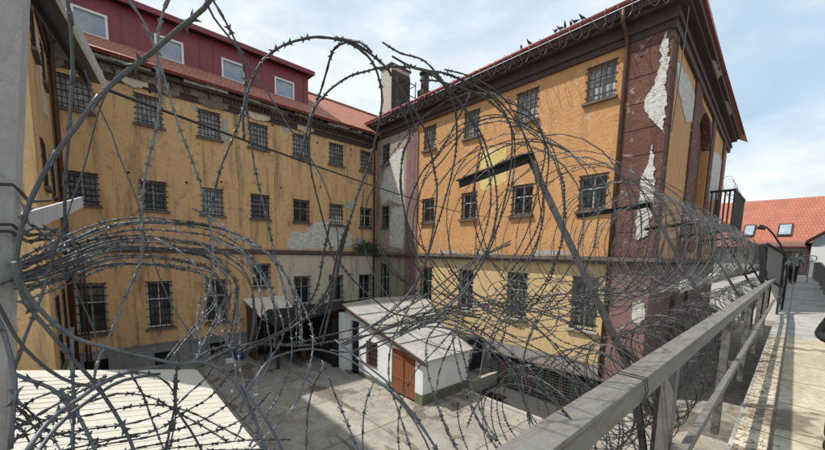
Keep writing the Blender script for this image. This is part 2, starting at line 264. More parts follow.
WIRES = {
 'A': [
  (2,0.0068,[(0.145,0.601,0.369),(0.138,0.629,0.358),(0.106,0.67,0.329),(0.077,0.705,0.3),(0.047,0.736,0.273),(0.014,0.766,0.235),(-0.016,0.794,0.189),(-0.047,0.818,0.138),(-0.07,0.837,0.09),(-0.085,0.851,0.05),(-0.096,0.864,0.009),(-0.103,0.873,-0.038),(-0.094,0.881,-0.085),(-0.071,0.886,-0.132),(-0.042,0.89,-0.17),(-0.001,0.893,-0.195),(0.052,0.892,-0.222),(0.119,0.884,-0.251),(0.156,0.883,-0.253),(0.198,0.872,-0.278),(0.226,0.855,-0.318),(0.245,0.833,-0.37),(0.259,0.798,-0.44),(0.263,0.764,-0.5)]),
  (2,0.006,[(-0.096,0.794,-0.025),(-0.092,0.819,-0.086),(-0.071,0.842,-0.142),(-0.049,0.862,-0.196),(-0.022,0.878,-0.254),(0.002,0.887,-0.318),(0.026,0.887,-0.395),(0.039,0.885,-0.465)]),
  (0,0.006,[(-0.141,0.837,-0.039),(-0.131,0.878,-0.087),(-0.117,0.912,-0.161),(-0.1,0.946,-0.213),(-0.071,0.979,-0.266),(-0.031,1.013,-0.303),(0.022,1.058,-0.3)]),
  (2,0.0065,[(0.094,0.91,-0.257),(0.05,0.893,-0.25),(0.018,0.872,-0.25),(-0.015,0.848,-0.256),(-0.039,0.822,-0.265),(-0.063,0.795,-0.273),(-0.082,0.766,-0.286),(-0.1,0.731,-0.309)]),
  (0,0.006,[(0.089,0.954,-0.286),(0.026,0.934,-0.28),(-0.009,0.906,-0.286),(-0.035,0.876,-0.294),(-0.06,0.845,-0.304),(-0.08,0.811,-0.318),(-0.099,0.772,-0.341)]),
  (1,0.006,[(-0.054,1.083,-0.187),(-0.059,1.058,-0.296),(-0.059,1.045,-0.338),(-0.064,1.023,-0.398),(-0.066,0.999,-0.455)]),
  (1,0.006,[(-0.076,1.004,-0.298),(-0.056,0.991,-0.343),(-0.032,0.963,-0.418),(-0.024,0.94,-0.466)]),
  (2,0.006,[(-0.126,0.786,-0.08),(-0.111,0.781,-0.133),(-0.104,0.767,-0.201),(-0.107,0.755,-0.242),(-0.111,0.736,-0.294)]),
  (1,0.006,[(-0.128,0.914,-0.223),(-0.106,0.912,-0.243),(-0.081,0.909,-0.263),(-0.062,0.902,-0.293),(-0.053,0.887,-0.336)]),
 ],
 'B': [
  (0,0.0055,[(0.179,0.84,0.512),(0.199,0.889,0.524),(0.226,0.941,0.524),(0.285,0.989,0.506),(0.352,1.036,0.469),(0.411,1.074,0.43),(0.478,1.106,0.372),(0.55,1.123,0.306),(0.605,1.137,0.234),(0.642,1.148,0.153),(0.667,1.156,0.046),(0.664,1.165,-0.066),(0.633,1.172,-0.199),(0.59,1.17,-0.327)]),
  (1,0.006,[(0.221,0.964,0.587),(0.238,0.996,0.594),(0.273,1.034,0.581),(0.309,1.073,0.559),(0.336,1.109,0.537),(0.356,1.153,0.491),(0.359,1.199,0.434),(0.339,1.251,0.351),(0.316,1.29,0.276),(0.296,1.32,0.181),(0.285,1.336,0.099),(0.291,1.34,-0.001),(0.276,1.335,-0.127),(0.246,1.322,-0.229),(0.217,1.305,-0.304),(0.213,1.275,-0.39)]),
  (1,0.005,[(0.343,1.131,0.542),(0.363,1.167,0.498),(0.374,1.208,0.44),(0.391,1.24,0.382),(0.414,1.272,0.281),(0.444,1.29,0.168),(0.467,1.293,0.068),(0.483,1.284,-0.04),(0.501,1.259,-0.142),(0.507,1.216,-0.286),(0.486,1.172,-0.391),(0.435,1.135,-0.474),(0.368,1.1,-0.536),(0.308,1.059,-0.588)]),
 ],
 'C': [
  (1,0.006,[(0.319,1.062,0.305),(0.319,1.063,0.384),(0.337,1.057,0.453),(0.368,1.04,0.523),(0.417,1.021,0.573),(0.478,0.999,0.607),(0.516,0.994,0.623),(0.564,0.982,0.632),(0.605,0.974,0.634),(0.66,0.964,0.616),(0.693,0.966,0.593),(0.72,0.975,0.557),(0.739,0.988,0.513),(0.746,1.019,0.436),(0.741,1.059,0.331),(0.715,1.103,0.203),(0.686,1.13,0.065),(0.657,1.139,-0.065),(0.62,1.133,-0.211),(0.578,1.116,-0.333)]),
  (1,0.006,[(0.634,0.901,0.591),(0.615,0.935,0.625),(0.594,0.985,0.636),(0.582,1.036,0.629),(0.59,1.091,0.593),(0.595,1.149,0.541),(0.595,1.203,0.49),(0.604,1.255,0.412),(0.629,1.294,0.315),(0.669,1.317,0.208),(0.709,1.327,0.092),(0.745,1.325,-0.024),(0.776,1.319,-0.054),(0.825,1.293,-0.123),(0.883,1.253,-0.189),(0.947,1.198,-0.255),(1.002,1.151,-0.276),(1.061,1.096,-0.279),(1.146,1.012,-0.257),(1.227,0.907,-0.273)]),
  (1,0.006,[(0.52,0.909,0.586),(0.567,0.914,0.6),(0.629,0.918,0.598),(0.704,0.918,0.577),(0.767,0.929,0.542),(0.819,0.937,0.512),(0.875,0.94,0.469),(0.926,0.948,0.404),(0.966,0.959,0.327),(0.995,0.967,0.254),(1.006,0.985,0.165),(1.005,1.003,0.058),(0.987,1.021,-0.048),(0.939,1.051,-0.155),(0.867,1.09,-0.241),(0.765,1.138,-0.315),(0.682,1.168,-0.361)]),
  (1,0.006,[(0.521,1.151,0.306),(0.543,1.134,0.42),(0.565,1.129,0.481),(0.594,1.126,0.521),(0.627,1.118,0.561),(0.678,1.092,0.605),(0.732,1.069,0.631),(0.783,1.044,0.653),(0.865,0.993,0.664),(0.929,0.961,0.655),(0.984,0.942,0.629),(1.025,0.937,0.59),(1.059,0.939,0.539),(1.084,0.953,0.474),(1.1,0.973,0.396),(1.104,0.999,0.31),(1.098,1.03,0.202),(1.082,1.057,0.096),(1.059,1.078,-0.016),(1.012,1.107,-0.134),(0.95,1.139,-0.221)]),
 ],
 'D': [
  (1,0.006,[(0.875,1.11,0.749),(0.958,1.1,0.74),(1.061,1.062,0.732),(1.167,1.039,0.668),(1.241,1.025,0.616),(1.32,1.004,0.528),(1.363,0.998,0.453),(1.399,0.985,0.362),(1.419,0.98,0.231),(1.406,0.991,0.099),(1.365,1.012,-0.031),(1.292,1.045,-0.165),(1.195,1.087,-0.258),(1.079,1.132,-0.338)]),
  (1,0.006,[(0.97,1.054,0.713),(1.063,1.008,0.717),(1.153,0.969,0.7),(1.238,0.93,0.672),(1.304,0.909,0.634),(1.354,0.9,0.592),(1.393,0.901,0.535),(1.428,0.921,0.416),(1.44,0.939,0.326),(1.437,0.958,0.231),(1.424,0.972,0.142),(1.39,0.998,0.013),(1.317,1.048,-0.133),(1.225,1.097,-0.234),(1.12,1.143,-0.316),(1.006,1.188,-0.371)]),
  (1,0.006,[(1.156,1.127,0.795),(1.262,1.09,0.785),(1.385,1.035,0.751),(1.476,1.006,0.711),(1.572,0.974,0.631),(1.649,0.952,0.539),(1.707,0.933,0.444),(1.747,0.924,0.322),(1.765,0.925,0.19),(1.745,0.961,0.031),(1.7,1.006,-0.068),(1.634,1.058,-0.174),(1.557,1.102,-0.278),(1.463,1.144,-0.4)]),
  (1,0.006,[(0.993,1.214,0.656),(1.078,1.228,0.544),(1.084,1.282,0.473),(1.107,1.321,0.388),(1.139,1.349,0.291),(1.18,1.362,0.178),(1.23,1.359,0.037),(1.3,1.322,-0.073),(1.38,1.26,-0.19),(1.462,1.185,-0.258)]),
  (1,0.006,[(1.204,0.993,0.673),(1.212,1.062,0.601),(1.218,1.124,0.531),(1.213,1.186,0.467),(1.193,1.258,0.402),(1.185,1.319,0.308),(1.187,1.364,0.209),(1.209,1.385,0.073),(1.253,1.374,-0.042),(1.326,1.322,-0.165),(1.418,1.241,-0.245)]),
  (1,0.006,[(1.554,1.029,0.726),(1.626,0.965,0.69),(1.691,0.926,0.62),(1.742,0.909,0.54),(1.775,0.92,0.453),(1.803,0.948,0.322),(1.82,0.981,0.175),(1.81,1.04,0.037),(1.771,1.124,-0.11)]),
  (1,0.006,[(1.383,1.332,0.56),(1.45,1.281,0.646),(1.536,1.212,0.706),(1.629,1.139,0.737),(1.73,1.073,0.721),(1.834,1.01,0.675)]),
  (1,0.006,[(1.559,1.342,0.422),(1.643,1.263,0.535),(1.727,1.184,0.608),(1.817,1.101,0.643),(1.918,1.01,0.64),(2.021,0.922,0.595)]),
  (1,0.006,[(1.598,1.232,0.58),(1.636,1.287,0.404),(1.687,1.295,0.239),(1.737,1.281,0.094),(1.786,1.25,-0.038),(1.845,1.19,-0.146)]),
 ],
 'E': [
  (1,0.005,[(-0.138,1.141,-0.049),(-0.102,1.235,-0.02),(-0.051,1.324,0.018),(0.019,1.4,0.06),(0.108,1.46,0.088),(0.194,1.501,0.094),(0.306,1.517,0.092),(0.398,1.513,0.071),(0.488,1.488,0.019),(0.553,1.449,-0.054),(0.587,1.401,-0.135),(0.595,1.344,-0.246),(0.57,1.282,-0.367)]),
  (0,0.0045,[(-0.134,1.111,-0.055),(-0.099,1.212,-0.026),(-0.049,1.307,0.01),(0.021,1.391,0.053),(0.11,1.457,0.081),(0.198,1.504,0.088),(0.311,1.526,0.087),(0.406,1.529,0.066),(0.499,1.509,0.014),(0.568,1.475,-0.059),(0.605,1.433,-0.141),(0.616,1.381,-0.255),(0.593,1.324,-0.38)]),
  (1,0.005,[(-0.139,1.14,-0.058),(-0.103,1.235,-0.034),(-0.052,1.324,-0.001),(0.018,1.401,0.038),(0.106,1.461,0.061),(0.193,1.503,0.063),(0.305,1.519,0.055),(0.384,1.519,0.028),(0.458,1.498,-0.027),(0.501,1.466,-0.095),(0.517,1.424,-0.171),(0.512,1.373,-0.266),(0.481,1.317,-0.371)]),
  (1,0.005,[(-0.139,1.14,-0.067),(-0.104,1.234,-0.049),(-0.054,1.324,-0.02),(0.017,1.402,0.016),(0.105,1.462,0.033),(0.192,1.504,0.031),(0.304,1.52,0.017),(0.369,1.522,-0.016),(0.429,1.505,-0.071),(0.45,1.479,-0.135),(0.448,1.443,-0.205),(0.431,1.397,-0.285),(0.394,1.344,-0.374)]),
  (0,0.0045,[(-0.135,1.11,-0.072),(-0.101,1.211,-0.055),(-0.051,1.307,-0.027),(0.018,1.392,0.008),(0.107,1.459,0.026),(0.195,1.507,0.024),(0.309,1.529,0.011),(0.376,1.538,-0.022),(0.438,1.526,-0.077),(0.462,1.506,-0.142),(0.462,1.476,-0.213),(0.447,1.436,-0.295),(0.411,1.389,-0.388)]),
  (1,0.005,[(-0.14,1.139,-0.075),(-0.105,1.234,-0.063),(-0.055,1.323,-0.039),(0.015,1.402,-0.007),(0.103,1.463,0.005),(0.191,1.504,-0.001),(0.302,1.52,-0.021),(0.354,1.525,-0.06),(0.399,1.51,-0.116),(0.399,1.49,-0.174),(0.381,1.458,-0.237),(0.354,1.415,-0.302),(0.312,1.365,-0.376)]),
  (1,0.0045,[(-0.135,1.109,-0.08),(-0.102,1.21,-0.069),(-0.053,1.306,-0.046),(0.017,1.392,-0.014),(0.105,1.459,-0.002),(0.194,1.507,-0.008),(0.307,1.529,-0.028),(0.361,1.54,-0.066),(0.408,1.532,-0.122),(0.41,1.517,-0.182),(0.393,1.491,-0.246),(0.367,1.455,-0.312),(0.326,1.411,-0.39)]),
  (1,0.005,[(-0.14,1.138,-0.084),(-0.106,1.233,-0.078),(-0.056,1.323,-0.058),(0.014,1.401,-0.029),(0.102,1.463,-0.023),(0.189,1.504,-0.033),(0.301,1.519,-0.059),(0.338,1.526,-0.103),(0.369,1.514,-0.159),(0.349,1.497,-0.212),(0.316,1.468,-0.267),(0.279,1.429,-0.317),(0.233,1.381,-0.376)]),
  (0,0.0045,[(-0.136,1.108,-0.089),(-0.103,1.209,-0.084),(-0.054,1.306,-0.065),(0.016,1.391,-0.036),(0.104,1.459,-0.03),(0.192,1.507,-0.04),(0.306,1.528,-0.066),(0.345,1.541,-0.11),(0.378,1.535,-0.166),(0.359,1.525,-0.22),(0.327,1.502,-0.276),(0.29,1.469,-0.328),(0.244,1.428,-0.39)]),
  (1,0.005,[(-0.141,1.138,-0.093),(-0.107,1.232,-0.093),(-0.057,1.322,-0.077),(0.013,1.401,-0.052),(0.101,1.462,-0.051),(0.188,1.503,-0.065),(0.299,1.518,-0.097),(0.323,1.526,-0.146),(0.339,1.516,-0.201),(0.3,1.502,-0.247),(0.253,1.475,-0.295),(0.208,1.438,-0.33),(0.159,1.392,-0.375)]),
  (1,0.006,[(-0.131,1.193,0.021),(-0.106,1.195,0.041),(-0.066,1.198,0.034),(-0.07,1.198,0.02)]),
 ],
 'F': [
  (1,0.006,[(-0.157,1.29,0.032),(-0.126,1.293,0.058),(-0.099,1.296,0.025),(-0.07,1.298,0.001),(-0.015,1.3,0.019),(0.044,1.299,0.033)]),
  (1,0.005,[(-0.154,1.072,-0.387),(-0.105,1.141,-0.378),(-0.037,1.205,-0.363),(-0.005,1.252,-0.363),(0.049,1.285,-0.367),(0.099,1.3,-0.385),(0.137,1.296,-0.422),(0.154,1.279,-0.467),(0.147,1.247,-0.529),(0.119,1.198,-0.61)]),
  (1,0.005,[(-0.158,1.093,-0.417),(-0.109,1.168,-0.411),(-0.04,1.233,-0.413),(0.016,1.28,-0.421),(0.076,1.303,-0.448),(0.122,1.305,-0.484),(0.16,1.288,-0.525),(0.206,1.258,-0.562),(0.273,1.202,-0.621)]),
  (1,0.005,[(-0.16,1.145,-0.356),(-0.13,1.203,-0.423),(-0.043,1.263,-0.46),(0.044,1.308,-0.478),(0.119,1.326,-0.5),(0.196,1.31,-0.541),(0.26,1.271,-0.589),(0.336,1.208,-0.646)]),
  (1,0.005,[(-0.158,1.136,-0.472),(-0.117,1.216,-0.477),(-0.046,1.278,-0.506),(0.049,1.318,-0.535),(0.146,1.343,-0.531),(0.21,1.361,-0.488),(0.253,1.359,-0.454),(0.31,1.358,-0.366)]),
  (1,0.005,[(-0.147,1.157,-0.503),(-0.102,1.214,-0.52),(-0.048,1.258,-0.543),(0.02,1.286,-0.556),(0.109,1.291,-0.564),(0.18,1.29,-0.528),(0.249,1.268,-0.489),(0.314,1.249,-0.405)]),
  (1,0.005,[(-0.101,1.181,-0.534),(-0.028,1.248,-0.549),(0.083,1.287,-0.579),(0.19,1.302,-0.585),(0.264,1.298,-0.564),(0.33,1.277,-0.517),(0.37,1.25,-0.453)]),
  (1,0.005,[(-0.049,1.199,-0.573),(0.036,1.271,-0.596),(0.164,1.306,-0.626),(0.297,1.3,-0.627),(0.381,1.275,-0.584),(0.435,1.24,-0.511)]),
  (1,0.005,[(-0.181,1.277,-0.43),(-0.164,1.343,-0.478),(-0.132,1.384,-0.528),(-0.084,1.39,-0.567),(-0.029,1.364,-0.581),(0.063,1.316,-0.581)]),
  (1,0.005,[(-0.187,1.323,-0.384),(-0.168,1.37,-0.447),(-0.14,1.372,-0.509),(-0.11,1.312,-0.559),(-0.095,1.217,-0.576)]),
  (1,0.005,[(-0.186,1.344,-0.418),(-0.17,1.399,-0.492),(-0.148,1.37,-0.541),(-0.125,1.252,-0.567)]),
  (1,0.005,[(-0.196,1.362,-0.458),(-0.186,1.418,-0.524),(-0.169,1.388,-0.571),(-0.153,1.278,-0.576)]),
  (1,0.005,[(0.054,1.423,-0.403),(0.085,1.455,-0.5),(0.1,1.447,-0.573),(0.117,1.375,-0.639),(0.125,1.269,-0.669)]),
  (1,0.005,[(-0.201,1.423,-0.463),(-0.161,1.466,-0.447),(-0.107,1.463,-0.435),(-0.053,1.4,-0.413),(-0.007,1.298,-0.37)]),
  (1,0.005,[(0.013,1.382,-0.679),(0.118,1.406,-0.69),(0.246,1.371,-0.703),(0.37,1.271,-0.686),(0.459,1.125,-0.654)]),
  (1,0.005,[(0.087,1.389,-0.727),(0.205,1.411,-0.733),(0.333,1.324,-0.734),(0.418,1.156,-0.69)]),
  (0,0.006,[(0.128,1.044,-0.32),(0.123,1.027,-0.375),(0.126,1.013,-0.41),(0.147,0.99,-0.456),(0.169,0.957,-0.516)]),
  (1,0.006,[(0.134,1.05,-0.299),(0.128,1.036,-0.347),(0.122,1.02,-0.393),(0.106,1.0,-0.446),(0.089,0.975,-0.501)]),
 ],
 'H': [
  (2,0.0058,[(-0.015,0.854,0.416),(-0.013,0.883,0.39),(-0.014,0.915,0.352),(-0.017,0.946,0.312),(-0.025,0.977,0.261),(-0.033,1.006,0.203),(-0.042,1.032,0.143),(-0.051,1.056,0.041),(-0.06,1.071,0.018),(-0.07,1.086,-0.006),(-0.095,1.095,-0.1),(-0.112,1.103,-0.15),(-0.131,1.108,-0.204),(-0.15,1.107,-0.271)]),
  (0,0.0042,[(0.068,1.216,0.455),(0.043,1.244,0.407),(0.023,1.27,0.359),(0.005,1.297,0.293),(-0.018,1.324,0.207),(-0.043,1.343,0.132),(-0.064,1.358,0.05),(-0.062,1.368,-0.038),(-0.047,1.372,-0.144),(-0.02,1.365,-0.264),(-0.03,1.348,-0.376)]),
  (0,0.0045,[(-0.0,1.272,0.451),(0.022,1.296,0.379),(0.047,1.312,0.314),(0.061,1.324,0.255),(0.095,1.339,0.143),(0.105,1.345,0.055),(0.125,1.344,-0.036),(0.163,1.329,-0.173),(0.219,1.299,-0.296),(0.268,1.27,-0.373)]),
 ],
 'I': [
  (1,0.006,[(0.155,0.986,0.57),(0.149,1.007,0.557),(0.137,1.039,0.524),(0.134,1.071,0.482),(0.135,1.101,0.438),(0.14,1.134,0.378),(0.132,1.165,0.315),(0.118,1.194,0.249),(0.101,1.221,0.159),(0.096,1.241,0.07),(0.089,1.254,-0.034),(0.051,1.26,-0.133),(0.016,1.258,-0.228),(-0.013,1.255,-0.294),(-0.029,1.249,-0.359)]),
  (1,0.005,[(0.075,1.1,0.589),(0.086,1.11,0.578),(0.113,1.125,0.553),(0.137,1.148,0.507),(0.163,1.18,0.432),(0.185,1.205,0.36),(0.212,1.224,0.288),(0.242,1.24,0.201),(0.262,1.251,0.117),(0.272,1.258,0.031),(0.272,1.261,-0.059),(0.248,1.262,-0.162),(0.224,1.255,-0.255)]),
  (1,0.005,[(0.215,1.171,-0.149),(0.203,1.162,-0.221),(0.207,1.152,-0.265),(0.2,1.142,-0.309),(0.182,1.141,-0.324)]),
 ],
 'J': [
  (1,0.0065,[(0.602,0.974,0.104),(0.595,1.031,0.001),(0.596,1.068,-0.078),(0.59,1.098,-0.132),(0.543,1.129,-0.214),(0.493,1.149,-0.258),(0.422,1.162,-0.289),(0.349,1.165,-0.302),(0.273,1.156,-0.313),(0.2,1.134,-0.337)]),
  (1,0.006,[(0.621,1.024,0.069),(0.631,1.08,-0.019),(0.631,1.123,-0.108),(0.588,1.164,-0.198),(0.529,1.189,-0.255),(0.459,1.198,-0.284),(0.394,1.187,-0.3),(0.307,1.168,-0.322)]),
  (1,0.006,[(1.068,1.449,0.032),(1.142,1.431,-0.092),(1.227,1.398,-0.161),(1.31,1.358,-0.222),(1.385,1.322,-0.268),(1.475,1.266,-0.297),(1.587,1.176,-0.313)]),
  (1,0.006,[(0.815,1.214,-0.335),(0.962,1.223,-0.292),(1.122,1.211,-0.229),(1.27,1.194,-0.152),(1.409,1.171,-0.067),(1.548,1.13,0.003),(1.689,1.069,0.067)]),
  (1,0.006,[(0.683,1.169,-0.357),(0.884,1.252,-0.365),(1.107,1.308,-0.357),(1.345,1.334,-0.34),(1.593,1.328,-0.328),(1.882,1.242,-0.298),(2.162,1.12,-0.272),(2.427,0.972,-0.233),(2.674,0.804,-0.203)]),
  (1,0.006,[(0.762,1.223,-0.416),(1.034,1.336,-0.428),(1.34,1.407,-0.408),(1.665,1.426,-0.4),(2.02,1.37,-0.388),(2.392,1.237,-0.338),(2.757,1.028,-0.295),(3.092,0.79,-0.238)]),
  (1,0.006,[(0.217,1.229,-0.365),(0.306,1.296,-0.344),(0.443,1.335,-0.353),(0.599,1.347,-0.39),(0.782,1.34,-0.391),(0.96,1.318,-0.384),(1.102,1.302,-0.391),(1.234,1.297,-0.354),(1.387,1.262,-0.306),(1.571,1.166,-0.27),(1.753,1.025,-0.279),(1.911,0.864,-0.34),(2.036,0.687,-0.473)]),
 ],
 'K': [
  (0,0.006,[(0.817,0.964,-0.305),(0.879,0.934,-0.277),(0.942,0.89,-0.274),(0.997,0.842,-0.292),(1.055,0.775,-0.33),(1.092,0.722,-0.379),(1.117,0.665,-0.446),(1.126,0.62,-0.522),(1.124,0.579,-0.601)]),
  (1,0.0058,[(0.917,1.022,-0.273),(1.002,0.965,-0.257),(1.071,0.906,-0.272),(1.131,0.832,-0.333),(1.178,0.765,-0.389),(1.232,0.646,-0.479),(1.261,0.559,-0.551),(1.276,0.474,-0.629)]),
  (1,0.006,[(1.185,1.174,-0.329),(1.292,1.108,-0.28),(1.399,1.02,-0.253),(1.478,0.944,-0.275),(1.547,0.861,-0.325),(1.604,0.777,-0.393),(1.644,0.706,-0.469),(1.683,0.598,-0.571),(1.703,0.511,-0.669)]),
  (1,0.006,[(1.583,1.171,-0.352),(1.654,1.083,-0.415),(1.742,0.944,-0.486),(1.812,0.802,-0.561),(1.851,0.68,-0.662),(1.874,0.61,-0.726)]),
  (1,0.006,[(1.109,0.958,-0.32),(1.071,0.923,-0.363),(1.037,0.863,-0.443),(1.002,0.785,-0.532),(0.975,0.701,-0.594),(0.958,0.625,-0.618)]),
  (1,0.006,[(1.212,0.845,-0.261),(1.151,0.848,-0.327),(1.098,0.84,-0.379),(1.045,0.819,-0.445),(0.997,0.766,-0.536),(0.968,0.696,-0.597),(0.954,0.6,-0.648)]),
  (1,0.006,[(1.713,1.004,-0.239),(1.642,1.076,-0.383),(1.588,1.098,-0.522),(1.569,1.093,-0.586)]),
  (1,0.006,[(1.993,0.912,-0.19),(1.886,0.969,-0.354),(1.785,0.985,-0.502),(1.698,0.958,-0.634),(1.63,0.9,-0.729)]),
  (1,0.006,[(1.911,1.269,-0.167),(1.997,1.206,-0.283),(2.091,1.109,-0.398),(2.183,0.977,-0.532),(2.286,0.827,-0.582)]),
  (1,0.006,[(1.716,1.528,-0.099),(1.835,1.45,-0.231),(1.966,1.336,-0.33),(2.092,1.22,-0.373),(2.228,1.078,-0.353),(2.354,0.939,-0.279),(2.461,0.826,-0.142)]),
  (1,0.006,[(1.598,1.512,0.029),(1.681,1.453,-0.127),(1.773,1.357,-0.284),(1.866,1.241,-0.393),(1.955,1.12,-0.461)]),
 ],
 'L': [
  (0,0.0052,[(0.225,0.842,-0.378),(0.249,0.875,-0.353),(0.274,0.901,-0.336),(0.318,0.924,-0.296),(0.373,0.925,-0.281),(0.434,0.911,-0.277),(0.491,0.881,-0.292),(0.535,0.842,-0.318),(0.569,0.79,-0.356),(0.595,0.728,-0.397),(0.605,0.666,-0.436),(0.601,0.602,-0.479),(0.584,0.551,-0.508)]),
  (2,0.0056,[(0.477,0.844,-0.244),(0.504,0.809,-0.275),(0.532,0.767,-0.31),(0.56,0.721,-0.343),(0.579,0.67,-0.388),(0.593,0.614,-0.435),(0.6,0.547,-0.494)]),
  (0,0.006,[(0.528,0.718,-0.329),(0.55,0.665,-0.367),(0.562,0.619,-0.397),(0.57,0.561,-0.44),(0.571,0.504,-0.48)]),
  (1,0.005,[(0.493,0.926,-0.331),(0.455,0.924,-0.387),(0.424,0.907,-0.456),(0.398,0.866,-0.549),(0.389,0.849,-0.582)]),
  (1,0.005,[(0.483,0.933,-0.325),(0.497,0.892,-0.409),(0.512,0.838,-0.496),(0.521,0.773,-0.584)]),
  (1,0.0048,[(0.577,0.795,-0.372),(0.546,0.79,-0.425),(0.523,0.772,-0.483),(0.496,0.73,-0.568)]),
  (0,0.007,[(0.233,0.863,-0.32),(0.25,0.826,-0.355),(0.268,0.782,-0.395),(0.282,0.725,-0.452)]),
 ],
 'M': [
  (1,0.005,[(0.889,0.939,-0.134),(0.809,0.945,-0.24),(0.745,0.928,-0.323),(0.701,0.881,-0.416),(0.681,0.812,-0.488),(0.66,0.738,-0.55),(0.634,0.672,-0.597)]),
  (1,0.005,[(0.983,0.893,-0.244),(0.909,0.894,-0.293),(0.86,0.869,-0.33),(0.82,0.815,-0.407),(0.79,0.755,-0.455),(0.761,0.676,-0.517),(0.733,0.591,-0.568)]),
  (1,0.005,[(1.061,0.871,-0.277),(0.988,0.867,-0.35),(0.912,0.849,-0.436),(0.855,0.801,-0.516),(0.823,0.722,-0.583),(0.8,0.645,-0.619)]),
  (1,0.005,[(0.781,1.011,-0.24),(0.727,1.029,-0.319),(0.666,1.056,-0.36),(0.6,1.098,-0.351)]),
  (1,0.005,[(1.243,0.977,-0.248),(1.104,1.027,-0.399),(0.977,1.05,-0.502),(0.884,1.024,-0.601),(0.82,0.97,-0.678),(0.772,0.898,-0.747)]),
 ],
 'N': [
  (1,0.0045,[(0.171,1.287,0.063),(0.262,1.273,-0.001),(0.323,1.252,-0.132),(0.337,1.227,-0.265),(0.324,1.204,-0.367),(0.33,1.178,-0.44),(0.309,1.155,-0.511)]),
  (1,0.0045,[(0.224,1.274,0.127),(0.319,1.258,0.065),(0.385,1.24,-0.066),(0.409,1.222,-0.169),(0.419,1.2,-0.272),(0.419,1.176,-0.362),(0.377,1.166,-0.434),(0.336,1.145,-0.516),(0.283,1.123,-0.59)]),
  (1,0.0045,[(0.123,1.244,0.03),(0.207,1.232,-0.033),(0.263,1.212,-0.157),(0.275,1.193,-0.251),(0.296,1.171,-0.321),(0.299,1.149,-0.391),(0.275,1.129,-0.46)]),
  (1,0.005,[(0.339,1.202,0.039),(0.44,1.17,-0.03),(0.505,1.131,-0.166),(0.532,1.099,-0.268),(0.521,1.079,-0.357),(0.491,1.069,-0.422),(0.456,1.055,-0.491),(0.376,1.054,-0.557),(0.306,1.053,-0.6)]),
  (1,0.0048,[(0.28,1.269,0.037),(0.38,1.243,-0.032),(0.445,1.209,-0.17),(0.467,1.182,-0.275),(0.432,1.176,-0.346),(0.388,1.177,-0.394),(0.355,1.161,-0.465),(0.337,1.131,-0.545)]),
 ],
}
PATCH_L = [[(8.48, 0.91), (8.73, 1.22), (9.36, 1.13), (9.82, 1.59), (10.36, 1.93), (10.98, 1.86), (11.41, 2.33), (12.07, 2.33), (12.3, 1.63), (12.85, 1.13), (12.85, 0.45), (11.62, 0.22), (9.8, 0.17), (8.29, 0.19)], [(12.23, 3.25), (12.84, 3.52), (13.32, 3.37), (13.16, 3.02), (12.53, 2.83), (12.15, 2.98)], [(12.93, 0.46), (13.09, 1.0), (13.66, 1.1), (13.91, 0.49), (13.5, 0.27)], [(5.09, 6.75), (5.32, 6.66), (5.34, 5.98), (5.53, 5.72), (5.05, 5.56), (4.98, 6.09)], [(3.74, 6.94), (4.0, 6.97), (4.03, 6.7), (3.82, 6.73)], [(8.13, 7.19), (8.59, 7.3), (8.71, 6.94), (8.29, 6.79)]]
PATCH_R = [[(17.69, 6.76), (18.82, 6.53), (19.34, 5.65), (20.0, 4.4), (19.75, 3.35), (19.08, 3.63), (18.0, 3.33), (17.39, 3.08), (17.49, 6.71)], [(17.39, 3.08), (18.63, 3.05), (18.82, 1.93), (18.78, 0.45), (17.41, 0.31), (17.34, 1.54)]]
PATCH_P = [[(3.7, 7.72), (3.84, 7.36), (3.81, 6.67), (3.94, 6.13), (4.15, 5.76), (4.18, 5.39), (3.99, 5.0), (3.73, 4.66), (3.5, 4.41), (3.55, 5.44), (3.59, 6.79)], [(3.83, 4.11), (3.87, 3.54), (4.05, 3.04), (4.1, 2.51), (4.02, 1.97), (4.14, 1.44), (4.02, 0.7), (3.71, 0.84), (3.65, 1.58), (3.6, 2.46), (3.7, 3.33)], [(3.77, -1.52), (3.95, -1.76), (3.94, -2.3), (3.69, -2.49), (3.53, -2.05), (3.6, -1.61)]]
PATCH_G = [[(15.64, 7.13), (16.94, 7.2), (18.49, 7.21), (20.48, 6.98), (20.57, 6.44), (19.55, 5.96), (18.24, 5.73), (16.95, 6.12), (16.16, 6.5)], [(26.25, 5.98), (28.08, 6.53), (30.65, 6.7), (32.17, 5.87), (32.68, 4.25), (27.09, 3.52), (26.18, 4.59)]]


